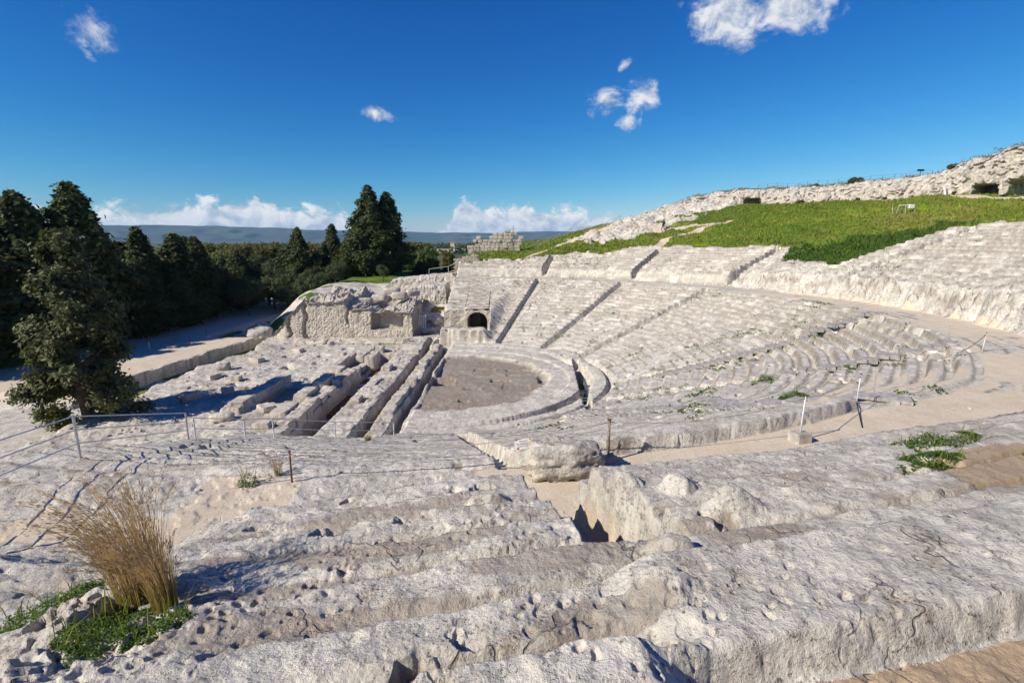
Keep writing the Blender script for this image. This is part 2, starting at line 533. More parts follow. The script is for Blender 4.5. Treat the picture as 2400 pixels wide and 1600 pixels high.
    raise_(-11.6, -7.9, 50.4, 56.5, 0.65)
    cut(-12.7, -11.2, 22.0, 48.6, -0.85 + 0.12 * n_rock)
    cut(-8.9, -8.35, 22.0, 54.6, -0.65 + 0.1 * n_rock)
    cut(-7.15, -6.6, 22.0, 51.6, -0.40 + 0.1 * n_rock)
    cut(-14.6, -12.75, 41.8, 45.6, -0.5)
    cut(-6.5, -4.6, 38.2, 40.2, -0.75)
    cut(-17.0, -14.8, 33.0, 37.2, 0.0)
    for (cx, cy, hx, hy, dp) in ((-22.6, 50.8, 0.6, 0.35, 0.35), (-20.6, 46.9, 0.7, 0.3, 0.4), (-18.0, 47.4, 0.4, 0.3, 0.3), (-23.5, 46.0, 0.5, 0.3, 0.3),
                                 (-19.3, 43.4, 0.6, 0.5, 0.4), (-16.6, 50.3, 0.35, 0.35, 0.3), (-22.2, 41.0, 0.5, 0.3, 0.3), (-17.2, 44.6, 0.5, 0.3, 0.35),
                                 (-20.9, 37.8, 0.5, 0.35, 0.3), (-15.9, 39.6, 0.5, 0.3, 0.25), (-23.4, 36.9, 0.7, 0.3, 0.3), (-20.0, 52.2, 0.5, 0.2, 0.25)):
        inside = sst(hx + 0.1, hx - 0.08, np.abs(x - cx + 0.15 * n_mid)) * sst(hy + 0.1, hy - 0.08, np.abs(y - cy + 0.15 * n_mid))
        z = z - dp * inside

    # ---- weathering pits near the viewpoint and rough karst on the left foreground
    rock_near = mask * sst(19.0, 13.0, cam_d)
    left_k = sst(-83.5, -88.0, th) * sst(34.8, 35.8, r) + 0.45 * sst(-86, -94, th) * sst(29.2, 28.0, r)
    left_k = np.clip(left_k, 0, 1)
    d1, v1 = cells(x, y, 0.30, 1)
    d2, v2 = cells(x, y, 0.11, 2)
    d4, v4 = cells(x, y, 0.75, 4)
    not_sand = 1 - sst(R1 - 0.05, R1 + 0.15, rw) * sst(RD + 0.1, RD - 0.1, rw)
    gate = sst(-0.1, 0.35, fbm(x, y, 1.1, 3, 0.55, 36) + 0.35 * left_k)
    pitm = np.where(v1 > 0.89 - 0.28 * left_k, sst(0.36, 0.24, d1 + 0.30 * n_sm), 0.0) * gate * (0.3 + 0.7 * sst(-80.5, -83.5, th))
    z = z - rock_near * not_sand * pitm * (0.07 + 0.05 * left_k) * sst(10.0, 7.0, cam_d) * (1 - pit)
    pitm2 = np.where(v2 > 0.66, sst(0.42, 0.25, d2 + 0.25 * n_sm), 0.0) * gate
    z = z - rock_near * not_sand * pitm2 * (0.024 + 0.025 * left_k) * sst(8.0, 4.0, cam_d) * (1 - pit)
    pitm4 = np.where(v4 > 0.86, sst(0.28, 0.20, d4 + 0.22 * n_sm), 0.0)
    z = z - rock_near * not_sand * pitm4 * 0.13 * sst(12.0, 8.0, cam_d) * (1 - pit)
    fine_r = fbm(x, y, 0.22, 4, 0.62, 37)
    z = z + rock_near * not_sand * (1 - pit) * ((0.008 + 0.02 * left_k) * fine_r + 0.007 * fbm(x, y, 0.075, 3, 0.6, 49))
    ridg = 1 - np.abs(fbm(x, y, 0.8, 5, 0.6, 31))
    z = z + rock_near * not_sand * left_k * (0.16 * (ridg - 0.75) + 0.09 * ledges(fbm(x, y, 0.7, 4, 0.6, 38), 0.4)) * (1 - pit)
    for (hx, hy, hr, hh) in ((2.05, 6.04, 0.24, 0.18), (2.42, 5.19, 0.26, 0.24), (1.42, 4.05, 0.22, 0.17), (1.05, 3.2, 0.2, 0.10), (1.56, 6.53, 0.2, 0.13), (3.3, 5.6, 0.3, 0.09), (-0.3, 6.0, 0.24, 0.13)):
        hd = np.hypot((x - hx) * 0.8, y - hy) / hr + 0.22 * n_sm
        z = z + hh * sst(1.15, 0.25, hd) * (1 - pit)
    # cavities all over the weathered seats
    d3, v3 = cells(x, y, 0.9, 3)
    hole = np.where(v3 > 0.86, sst(0.20, 0.14, d3 + 0.10 * n_sm), 0.0) * mask * (1 - hillm) * not_sand * sst(14, 20, cam_d)
    hole = hole * np.where(r > R0 - 2, 1.0, 0.0)
    z = z - hole * 0.28

    # ---- material masks
    sand = sst(R1 - 0.05, R1 + 0.1, rw) * sst(RD + 0.05, RD - 0.05, rw + 0.06 * n_mid) * mask
    sand = sand * np.where(y < 50, 1.0, 0.35)
    sand = sand * (1 - sst(-5.8, -6.8, x + 0.5 * n_mid) * sst(31.2, 30.8, r + 0.4 * n_mid) * sst(20, 14, cam_d))
    sand = sand * (1 - 0.75 * sst(0.15, 0.4, fbm(x, y, 2.2, 4, 0.6, 52)) * sst(-55, -45, th))
    sand = sand * (1 - sst(-81.4, -81.8, th) * sst(-88.6, -88.2, th + 0.4 * n_mid))
    sand = sand * (1 - 0.9 * sst(0.1, 0.3, n_er + 0.4 * n_mid) * sst(-88, -90, th))
    # sand drifts over the low rows at the right
    drift = sst(24.5, 28.0, r + 1.5 * n_mid) * sst(-36, -46, th) * sst(-66, -60, th) * (r < R1 + 1) * sst(0.30, 0.0, f - 0.55 + 0.1 * n_mid + 0.2)
    sand = np.maximum(sand, 0.9 * drift * mask)
    sand = np.maximum(sand, pit)
    gut = (bench > 0.5) & (bt > 1.01) & (bt < 3.2)
    sand = np.maximum(sand, np.where(gut, 0.85, 0.0))
    sand = np.maximum(sand, np.clip(pathm + road, 0, 1) * sst(-46, -43.5, x + 0.8 * n_mid))
    # lower orchestra, grey crust
    grey = sst(8.3, 7.7, r + 0.6 * n_rock) * mask * (x > -6.6) * (0.85 + 0.15 * sst(-0.2, 0.3, fbm(x, y, 1.6, 4, 0.6, 50)))
    grey = np.maximum(grey, 0.35 * sst(0.1, 0.5, fbm(x, y, 5.0, 4, 0.6, 40)) * (1 - mask) * (x > -27))
    soil = np.clip(trench, 0, 1) * 1.0
    soil = np.maximum(soil, np.where(gut, 1.0, 0.0))
    ex, ey = (x - 7.1) * 0.87 + (y - 6.6) * 0.5, -(x - 7.1) * 0.5 + (y - 6.6) * 0.87
    earth = sst(1.15, 0.9, np.hypot(ex / 1.7, ey / 0.72) + 0.25 * n_mid)
    patch = 0.8 * sst(-0.15, -0.40, led + 0.5 * n_er) * rock_near * not_sand * (r > RD - 0.1) * (1 - 0.8 * sst(-81, -78, th) * sst(36.2, 36.5, r))
    patch = np.maximum(patch, sst(0.0, 0.35, n_er) * rock_near * not_sand * sst(0.62, 0.75, f2) * (r > RD) * (bt < -0.05))
    flat = sst(35.15, 35.35, rw) * sst(36.30, 36.20, rw) + sst(34.15, 34.3, rw) * sst(34.95, 34.8, rw) * 0.8
    patch = np.maximum(patch, flat * sst(-79.5, -78.5, th) * sst(-0.15, 0.2, fbm(x, y, 0.9, 4, 0.6, 45)) * sst(14, 10, cam_d))
    for (qx, qy, qa, qb) in ((-0.48, 4.69, 0.55, 0.24), (0.15, 3.94, 0.75, 0.28), (-1.5, 4.6, 0.9, 0.3), (-0.65, 3.4, 0.8, 0.22), (-1.6, 6.0, 0.9, 0.25), (0.5, 3.0, 0.5, 0.2), (-1.9, 3.3, 0.6, 0.3)):
        patch = np.maximum(patch, sst(1.1, 0.8, np.hypot((x - qx) / qa, (y - qy - 0.12 * (x - qx)) / qb) + 0.45 * fbm(x, y, 0.5, 3, 0.6, 46)))
    soil = np.maximum(soil, 0.6 * patch)
    soil = np.maximum(soil, 0.95 * sst(-0.05, 0.3, fbm(x, y, 1.1, 4, 0.6, 51)) * (r < 7.9) * mask)
    soil = np.maximum(soil, 0.55 * sst(0.05, -0.25, led) * sst(-0.2, 0.3, fbm(x, y, 4.0, 3, 0.6, 47)) * (1 - mask) * (x > -27) * (y < 57))
    soil = np.maximum(soil, 0.8 * pitm4 * rock_near * not_sand)
    crust = (sst(0.26, 0.15, np.where(r < R1, f, f2)) * sst(-0.45, -0.05, fbm(x, y, 1.2, 4, 0.6, 39)) * 1.0) * mask * (r > R0) * (cam_d > 14)
    grey = np.maximum(grey, crust)
    sand = np.where(earth > 0.5, 0.9, sand)
    soil = np.where(earth > 0.5, 1.0, soil)
    grass = hillm * mask * (1 - rocky * sst(-0.35, 0.1, n_mid + 0.6))
    pth = seg_d(x + 0.5 * n_mid, y + 0.5 * n_er, ((-6.0, 69.5), (-3.16, 72.1), (3.3, 80.0), (11.7, 86.7), (18.4, 90.9), (24.0, 84.0), (30.0, 81.5), (33.7, 81.2)))
    pth = np.minimum(pth, seg_d(x, y, ((19.0, 70.5), (22.0, 75.2), (28.4, 79.1), (33.7, 81.2))) + 0.25)
    trail = sst(1.0, 0.55, pth + 0.35 * n_mid) * hillm * mask
    trail = np.maximum(trail, sst(1.2, 0.7, np.abs(r - 72.3 + 0.5 * n_mid)) * sst(62, 60, th))
    grass = grass * (1 - trail)
    ditch = off * (1 - pathm) * (1 - road) * sst(60.0, 54, y) * sst(34, 37, y) * (1 - nearl)
    grass = np.maximum(grass, ditch * sst(-0.25, 0.2, n_mid + 0.1) * 0.95)
    grass = np.maximum(grass, sst(0.25, 0.1, np.abs(y - 53.3)) * sst(-17.8, -17.2, x) * sst(-11.2, -11.8, x))
    bank = sst(57.0, 58.5, y + 0.8 * n_mid) * sst(-22.0, -25.0, x + 0.8 * n_mid) * (1 - road) * (1 - mask)
    grass = np.maximum(grass, bank * sst(-0.1, 0.3, n_mid) * 0.9)
    soil = np.maximum(soil, 0.3 * bank)
    wood = sst(-44.0, -46.5, x + 1.2 * n_mid) * (1 - mask)
    shelf_g = (1 - mask) * sst(78, 84, y + 2 * n_mid) * sst(-40, -36, x)
    grass = np.maximum(grass, np.maximum(wood, shelf_g) * 0.9)
    grass = np.maximum(grass, gul * sst(58, 62, y) * sst(-0.1, 0.2, n_mid) * 0.9)
    grass = np.maximum(grass, beyond)
    grass = np.maximum(grass, chan * sst(-0.1, 0.2, n_mid) * 0.8 * mask)
    grass = np.where(earth > 0.5, 0.0, grass)
    soil = np.maximum(soil, 0.35 * trail)
    sand = np.maximum(sand, trail)
    # region numbers
    reg = np.full(x.shape, 3, dtype=np.int64)                       # 3 = left ground
    th_in = mask > 0.5
    reg = np.where(th_in & (hillm > 0.5), 2, reg)                   # 2 = hillside
    seats = th_in & (hillm <= 0.5)
    reg = np.where(seats & (r < R0), 5, reg)                        # 5 = kerb ring around the orchestra
    reg = np.where(seats & (r < 8.5), 4, reg)                       # 4 = orchestra floor
    lowr = seats & (r >= R0) & (r < R1)
    reg = np.where(lowr, 1000 + wed * 100 + np.clip(kf, 0, 20).astype(np.int64), reg)
    upr = seats & (r >= RD + 0.3)
    reg = np.where(upr, 1000 + wed * 100 + 50 + np.clip(k2f, 0, 40).astype(np.int64), reg)
    wall = seats & (r >= R1) & (r < RD + 0.3)
    reg = np.where(wall & (r >= RD - 0.1), 700 + wed, reg)          # 7xx = podium wall
    reg = np.where(wall & (r < RD - 0.1), 6, reg)                   # 6 = walkway
    onst = (slot > 0.5) & ((lowr & (depth_lo > 0.5)) | (upr & (depth_up > 0.4)))
    reg = np.where(onst, 800 + stair_k, reg)
    reg = np.where(pit > 0.5, 807, reg)
    stg = (~th_in) & (x > edge) & (y > 22) & (y < 57) & (x < -5)
    reg = np.where(stg, 8, reg)                                     # 8 = stage rock
    reg = np.where(stg & (trench > 0.5), 9, reg)                    # 9 = trench floors
    reg = np.where((~th_in) & (road > 0.5) & (x > -46), 10, reg)    # 10 = road
    return z, sand, np.clip(grass, 0, 1), np.clip(grey, 0, 1), np.clip(soil, 0, 1), reg


def ground_z(x, y):
    return float(terrain(np.array([x]), np.array([y]))[0][0])
# ---------------------------------------------------------------- object helpers
def tag(o, label=None, cat=None, group=None, kind=None):
    if label: o["label"] = label
    if cat: o["category"] = cat
    if group: o["group"] = group
    if kind: o["kind"] = kind
    return o


def empty(name, loc=(0, 0, 0), rz=0.0):
    o = bpy.data.objects.new(name, None)
    o.empty_display_size = 0.2
    o.location = loc
    o.rotation_euler = (0, 0, rz)
    col.objects.link(o)
    return o


def link_mesh(name, me, mat=None, parent=None, loc=None):
    o = bpy.data.objects.new(name, me)
    if mat is not None and not me.materials:
        me.materials.append(mat)
    col.objects.link(o)
    if parent is not None:
        o.parent = parent
    if loc is not None:
        o.location = loc
    return o


def mesh_np(name, verts, faces, smooth=True):
    """verts (n,3); faces (m,3|4) integer array"""
    me = bpy.data.meshes.new(name)
    n, k = len(faces), faces.shape[1]
    me.vertices.add(len(verts))
    me.vertices.foreach_set("co", np.ascontiguousarray(verts, dtype=np.float32).ravel())
    me.loops.add(n * k)
    me.loops.foreach_set("vertex_index", np.ascontiguousarray(faces, dtype=np.int32).ravel())
    me.polygons.add(n)
    me.polygons.foreach_set("loop_start", np.arange(0, n * k, k, dtype=np.int32))
    me.polygons.foreach_set("use_smooth", np.full(n, smooth, dtype=bool))
    me.update(calc_edges=True)
    return me


def set_attr(me, name, arr):
    """arr (n,4) colour per vertex"""
    a = me.color_attributes.new(name, 'FLOAT_COLOR', 'POINT')
    a.data.foreach_set("color", np.ascontiguousarray(arr, dtype=np.float32).ravel())


def grid_faces(nu, nv):
    """quads of a grid stored as index = i*nv + j"""
    i, j = np.meshgrid(np.arange(nu - 1), np.arange(nv - 1), indexing='ij')
    a = (i * nv + j).ravel()
    return np.stack([a, a + nv, a + nv + 1, a + 1], axis=1)


def from_bm(name, bm, mat=None, parent=None, loc=None, smooth=False):
    me = bpy.data.meshes.new(name)
    bmesh.ops.recalc_face_normals(bm, faces=bm.faces[:])
    for f in bm.faces:
        f.smooth = smooth
    bm.to_mesh(me)
    bm.free()
    return link_mesh(name, me, mat, parent, loc)


def bm_box(bm, c, s, rot=None):
    m = Matrix.Translation(Vector(c))
    if rot is not None:
        m = m @ rot.to_4x4()
    m = m @ Matrix.Diagonal((s[0], s[1], s[2], 1.0))
    return bmesh.ops.create_cube(bm, size=1.0, matrix=m)['verts']


def bm_bar(bm, a, b, rad, seg=8, rad2=None):
    a, b = Vector(a), Vector(b)
    d = b - a
    m = Matrix.Translation((a + b) / 2) @ d.to_track_quat('Z', 'Y').to_matrix().to_4x4()
    bmesh.ops.create_cone(bm, cap_ends=True, segments=seg, radius1=rad, radius2=rad if rad2 is None else rad2,
                          depth=d.length, matrix=m)


def bm_tube(bm, pts, rad, seg=6):
    """a bent tube through points"""
    pts = [Vector(p) for p in pts]
    rings = []
    for i, p in enumerate(pts):
        d = (pts[min(i + 1, len(pts) - 1)] - pts[max(i - 1, 0)]).normalized()
        q = d.to_track_quat('Z', 'Y')
        rr = rad[i] if isinstance(rad, (list, tuple)) else rad
        rings.append([bm.verts.new(p + q @ Vector((math.cos(2 * math.pi * k / seg) * rr, math.sin(2 * math.pi * k / seg) * rr, 0))) for k in range(seg)])
    for a, b in zip(rings[:-1], rings[1:]):
        for k in range(seg):
            bm.faces.new((a[k], a[(k + 1) % seg], b[(k + 1) % seg], b[k]))
    bm.faces.new(rings[0][::-1])
    bm.faces.new(rings[-1])


def dup(o, parent=None):
    """copy of a thing with copies of its parts and their sub-parts"""
    c = o.copy()
    col.objects.link(c)
    c.parent = parent
    for ch in list(o.children):
        dup(ch, c)
    return c


# ---------------------------------------------------------------- materials
def new_mat(name):
    m = bpy.data.materials.new(name)
    m.use_nodes = True
    t = NT(m.node_tree)
    t.n.clear()
    out = t.node('ShaderNodeOutputMaterial')
    b = t.node('ShaderNodeBsdfPrincipled')
    b.inputs['Roughness'].default_value = 0.9
    b.inputs['Specular IOR Level'].default_value = 0.15
    t.l.new(b.outputs[0], out.inputs['Surface'])
    return m, t, b


def limestone_colour(t, pos, warm=0.0):
    """weathered white limestone: grey crust, warm bare rock, dark lichen specks"""
    n0 = t.noise(pos, 0.22, 3.0, 0.6)
    n1 = t.noise(pos, 1.3, 6.0, 0.66)
    n2 = t.noise(pos, 6.5, 6.0, 0.68)
    n3 = t.noise(pos, 30.0, 5.0, 0.72)
    c = t.mix(t.sm(n1, 0.38, 0.62), (0.66, 0.61, 0.52), (0.45, 0.415, 0.355))
    c = t.mix(t.m('MULTIPLY', t.sm(n0, 0.42, 0.66), 0.5), c, (0.56, 0.51, 0.43))
    c = t.mix(t.m('MULTIPLY', t.sm(n2, 0.50, 0.66), 0.7), c, (0.28, 0.255, 0.22))
    w = t.m('MULTIPLY', t.sm(t.m('ADD', n1, t.m('MULTIPLY', n2, 0.6)), 0.90, 1.02), 0.5)
    c = t.mix(w, c, (0.42, 0.32, 0.23))
    n4 = t.noise(pos, 75.0, 3.0, 0.6)
    sp = t.m('MULTIPLY', t.sm(n3, 0.56, 0.61), t.sm(n2, 0.42, 0.54))
    c = t.mix(t.m('MULTIPLY', sp, 0.85), c, (0.09, 0.085, 0.075))
    sp2 = t.m('MULTIPLY', t.sm(n4, 0.60, 0.66), t.sm(n1, 0.38, 0.55))
    c = t.mix(t.m('MULTIPLY', sp2, 0.7), c, (0.12, 0.11, 0.10))
    c = t.mix(t.m('MULTIPLY', t.sm(n3, 0.48, 0.36), 0.4), c, (0.71, 0.67, 0.60))
    if warm:
        c = t.mix(warm, c, (0.47, 0.375, 0.285))
    return c, n1, n2, n3


def mat_ground():
    m, t, b = new_mat("limestone_ground")
    geo = t.node('ShaderNodeNewGeometry')
    pos = geo.outputs['Position']
    at = t.node('ShaderNodeVertexColor', layer_name='mask')
    ch = t.node('ShaderNodeSeparateColor')
    t.l.new(at.outputs['Color'], ch.inputs[0])
    sand, grass, grey = ch.outputs[0], ch.outputs[1], ch.outputs[2]
    soil = at.outputs['Alpha']
    rock, n1, n2, n3 = limestone_colour(t, pos)
    rock = t.mix(t.m('MULTIPLY', grey, 0.92), rock, t.mix(t.sm(n2, 0.35, 0.65), (0.180, 0.148, 0.115), (0.335, 0.285, 0.23)))
    brown = t.mix(t.sm(n2, 0.38, 0.62), (0.21, 0.17, 0.135), (0.37, 0.305, 0.245))
    rock = t.mix(t.m('MULTIPLY', t.sm(t.m('ADD', soil, t.m('MULTIPLY', t.m('SUBTRACT', n2, 0.5), 0.7)), 0.25, 0.75), 0.85), rock, brown)
    snd = t.mix(t.sm(n1, 0.3, 0.7), (0.57, 0.475, 0.35), (0.65, 0.56, 0.435))
    snd = t.mix(t.m('MULTIPLY', t.sm(n3, 0.48, 0.62), 0.5), snd, (0.36, 0.28, 0.20))
    snd = t.mix(t.m('MULTIPLY', t.sm(n2, 0.52, 0.66), 0.35), snd, (0.45, 0.38, 0.30))
    snd = t.mix(t.m('MULTIPLY', soil, 0.8), snd, t.mix(t.sm(n3, 0.4, 0.65), (0.27, 0.185, 0.11), (0.38, 0.28, 0.18)))
    c = t.mix(t.sm(t.m('ADD', sand, t.m('MULTIPLY', t.m('SUBTRACT', n2, 0.5), 0.5)), 0.38, 0.62), rock, snd)
    g0 = t.noise(pos, 0.11, 4.0, 0.6)
    g1 = t.noise(pos, 0.9, 4.0, 0.6)
    gc = t.mix(t.sm(g0, 0.38, 0.64), (0.130, 0.205, 0.016), (0.195, 0.215, 0.030))
    g3 = t.noise(pos, 0.035, 4.0, 0.65)
    gc = t.mix(t.m('MULTIPLY', t.sm(g3, 0.49, 0.60), 0.8), gc, (0.050, 0.105, 0.012))
    gc = t.mix(t.m('MULTIPLY', t.sm(g3, 0.47, 0.37), 0.65), gc, (0.22, 0.18, 0.055))
    gc = t.mix(t.m('MULTIPLY', t.sm(g1, 0.45, 0.7), 0.35), gc, (0.19, 0.16, 0.055))
    gc = t.mix(t.m('MULTIPLY', t.sm(n3, 0.4, 0.7), 0.4), gc, (0.045, 0.075, 0.015))
    c = t.mix(t.sm(t.m('ADD', grass, t.m('MULTIPLY', t.m('SUBTRACT', n2, 0.5), 0.7)), 0.35, 0.65), c, gc)
    t.put(b.inputs['Base Color'], c)
    hard = t.m('SUBTRACT', 1.0, t.m('MULTIPLY', sand, 0.55))
    v = t.voro(pos, 9.0)
    v3 = t.voro(pos, 38.0)
    h = t.m('ADD', t.m('MULTIPLY', n1, 0.25), t.m('ADD', t.m('MULTIPLY', n2, 0.36), t.m('MULTIPLY', n3, 0.36)))
    h = t.m('SUBTRACT', h, t.m('MULTIPLY', t.m('MULTIPLY', t.sm(v3, 0.30, 0.08), t.sm(n2, 0.44, 0.6)), 0.12))
    pits = t.m('MULTIPLY', t.sm(v, 0.22, 0.05), t.sm(n1, 0.45, 0.65))
    h = t.m('SUBTRACT', h, t.m('MULTIPLY', pits, 0.30))
    warp = t.node('ShaderNodeVectorMath', operation='ADD')
    t.put(warp.inputs[0], pos)
    nv_ = t.node('ShaderNodeTexNoise')
    t.put(nv_.inputs['Vector'], pos)
    nv_.inputs['Scale'].default_value = 1.1
    nv_.inputs['Detail'].default_value = 4.0
    sc_ = t.node('ShaderNodeVectorMath', operation='SCALE')
    t.put(sc_.inputs[0], nv_.outputs['Color'])
    sc_.inputs['Scale'].default_value = 1.3
    t.put(warp.inputs[1], sc_.outputs[0])
    ed = t.voro(warp.outputs[0], 0.75, 'DISTANCE_TO_EDGE')
    crack = t.m('MULTIPLY', t.sm(ed, 0.012, 0.003), t.sm(n1, 0.50, 0.60))
    h = t.m('SUBTRACT', h, t.m('MULTIPLY', crack, 0.25))
    h = t.m('MULTIPLY', h, hard)
    dk = t.m('MULTIPLY', t.m('MULTIPLY', crack, 0.45), t.m('SUBTRACT', 1.0, t.m('MAXIMUM', sand, grass)))
    c = t.mix(dk, c, (0.10, 0.085, 0.065))
    t.put(b.inputs['Base Color'], c)
    t.put(b.inputs['Normal'], t.bump(h, 0.8, 0.10))
    return m


def mat_rock(name, warm=0.0, bump=0.9, dist=0.15, streak=0.65, shade=1.0):
    m, t, b = new_mat(name)
    pos = t.node('ShaderNodeNewGeometry').outputs['Position']
    c, n1, n2, n3 = limestone_colour(t, pos, warm)
    # stains that run down the faces
    s = t.sep(pos)
    st = t.noise(t.xyz(t.m('MULTIPLY', s[0], 1.6), t.m('MULTIPLY', s[1], 1.6), t.m('MULTIPLY', s[2], 0.16)), 1.0, 4.0, 0.6)
    c = t.mix(t.m('MULTIPLY', t.sm(st, 0.50, 0.66), streak), c, (0.22, 0.205, 0.185))
    c = t.mix(t.m('MULTIPLY', t.sm(st, 0.42, 0.30), 0.45), c, (0.56, 0.44, 0.33))
    if shade != 1.0:
        c = t.mix(1.0, c, (shade, shade, shade), 'MULTIPLY')
    t.put(b.inputs['Base Color'], c)
    h = t.m('ADD', n1, t.m('ADD', t.m('MULTIPLY', n2, 0.5), t.m('MULTIPLY', n3, 0.18)))
    t.put(b.inputs['Normal'], t.bump(h, bump, dist))
    return m


def mat_plain(name, colr, rough=0.8, var=0.15, scale=6.0, metal=0.0, spec=0.2, bump=0.0):
    m, t, b = new_mat(name)
    pos = t.node('ShaderNodeTexCoord').outputs['Object']
    n = t.noise(pos, scale, 4.0, 0.6)
    dark = tuple(c * (1 - var * 1.6) for c in colr)
    lite = tuple(min(1, c * (1 + var)) for c in colr)
    t.put(b.inputs['Base Color'], t.mix(t.sm(n, 0.3, 0.7), dark, lite))
    b.inputs['Roughness'].default_value = rough
    b.inputs['Metallic'].default_value = metal
    b.inputs['Specular IOR Level'].default_value = spec
    if bump:
        t.put(b.inputs['Normal'], t.bump(n, bump, 0.03))
    return m


def mat_leaf(name, c1, c2, trans=0.25, objvar=0.35):
    m, t, b = new_mat(name)
    geo = t.node('ShaderNodeNewGeometry')
    info = t.node('ShaderNodeObjectInfo')
    n = t.noise(geo.outputs['Position'], 0.9, 3.0, 0.6)
    c = t.mix(t.sm(n, 0.32, 0.68), c1, c2)
    isl = geo.outputs['Random Per Island']
    c = t.mix(t.m('MULTIPLY', isl, 0.45), c, tuple(x * 1.7 for x in c2))
    c = t.mix(t.m('MULTIPLY', info.outputs['Random'], objvar), c, tuple(x * 0.55 for x in c1))
    t.put(b.inputs['Base Color'], c)
    b.inputs['Roughness'].default_value = 0.65
    b.inputs['Specular IOR Level'].default_value = 0.25
    tr = t.node('ShaderNodeBsdfTranslucent')
    t.put(tr.inputs['Color'], t.mix(0.5, c, (0.16, 0.2, 0.03)))
    mx = t.node('ShaderNodeMixShader')
    mx.inputs[0].default_value = trans
    t.l.new(b.outputs[0], mx.inputs[1])
    t.l.new(tr.outputs[0], mx.inputs[2])
    out = [x for x in t.n if x.type == 'OUTPUT_MATERIAL'][0]
    t.l.new(mx.outputs[0], out.inputs['Surface'])
    return m


M = {}
M['ground'] = mat_ground()
M['rock'] = mat_rock("limestone_rock")
M['rock_warm'] = mat_rock("warm_limestone", 0.35)
M['cliff'] = mat_rock("cliff_limestone", 0.20, 0.9, 0.2, 0.75, 0.98)
M['block'] = mat_rock("cut_limestone", 0.18, 0.7, 0.06)

# ---------------------------------------------------------------- the ground mesh, finest close to the viewpoint
NA = 900
ang = np.linspace(R(-57.0), R(57.0), NA)
rho = [1.15]
while rho[-1] < 175.0:
    q = rho[-1]
    rho.append(q + (min((0.0043 if q < 10 else 0.0062) * q, 0.145) if q < 82 else 0.145 + (q - 82) * 0.012))
rho = np.array(rho)
NR = len(rho)
AA, RR = np.meshgrid(ang, rho, indexing='ij')
gx, gy = RR * np.sin(AA), RR * np.cos(AA)
gz, g_sand, g_grass, g_grey, g_soil, g_reg = terrain(gx.ravel(), gy.ravel())
gx, gy = gx.ravel(), gy.ravel()
# small sideways weathering so that risers are not drawn with a ruler
hardm = (1 - g_sand) * (1 - g_grass)
amp = np.clip(RR.ravel() * 0.006, 0.026, 0.045) * hardm * (0.15 + 0.85 * sst(24.0, 12.0, RR.ravel()))
fs = 0.22
vx = gx + amp * fbm3(gx, gy, gz, fs, 3, 0.6, 1)
vy = gy + amp * fbm3(gx, gy, gz, fs, 3, 0.6, 2)
vz = gz + amp * 0.4 * fbm3(gx, gy, gz, 0.17, 2, 0.6, 3)
gverts = np.stack([vx, vy, vz], axis=1)
gfaces = grid_faces(NA, NR)
gfaces = gfaces[:, ::-1]
p0, p1, p2, p3 = (gverts[gfaces[:, i]] for i in range(4))
fn = np.cross(p2 - p0, p3 - p1)
if fn[:, 2].mean() < 0:
    gfaces = gfaces[:, ::-1]
    fn = -fn
gnorm = np.zeros_like(gverts)
for i in range(4):
    for c in range(3):
        gnorm[:, c] += np.bincount(gfaces[:, i], weights=fn[:, c], minlength=len(gverts))
gnorm /= np.maximum(np.linalg.norm(gnorm, axis=1, keepdims=True), 1e-9)
gmask = np.stack([g_sand, g_grass, g_grey, g_soil], axis=1)
freg = g_reg[gfaces[:, 0]]
# very small scraps of a row join their neighbour row
ids, inv, cnt = np.unique(freg, return_inverse=True, return_counts=True)


def islands(fsel):
    """split a face selection into connected pieces"""
    idx = np.nonzero(fsel)[0]
    byv = {}
    for q in idx:
        for v in gfaces[q]:
            byv.setdefault(int(v), []).append(q)
    seen, out_ = set(), []
    for q in idx:
        if q in seen:
            continue
        comp, stack = [], [q]
        seen.add(q)
        while stack:
            a = stack.pop()
            comp.append(a)
            for v in gfaces[a]:
                for b_ in byv[int(v)]:
                    if b_ not in seen:
                        seen.add(b_)
                        stack.append(b_)
        m_ = np.zeros(len(gfaces), dtype=bool)
        m_[comp] = True
        out_.append(m_)
    return out_


def piece(name, fsel, parent=None):
    f = gfaces[fsel]
    used, newf = np.unique(f, return_inverse=True)
    me = mesh_np(name, gverts[used], newf.reshape(f.shape), True)
    set_attr(me, 'mask', gmask[used])
    me.normals_split_custom_set_from_vertices(gnorm[used].astype(np.float32))
    return link_mesh(name, me, M['ground'], parent)


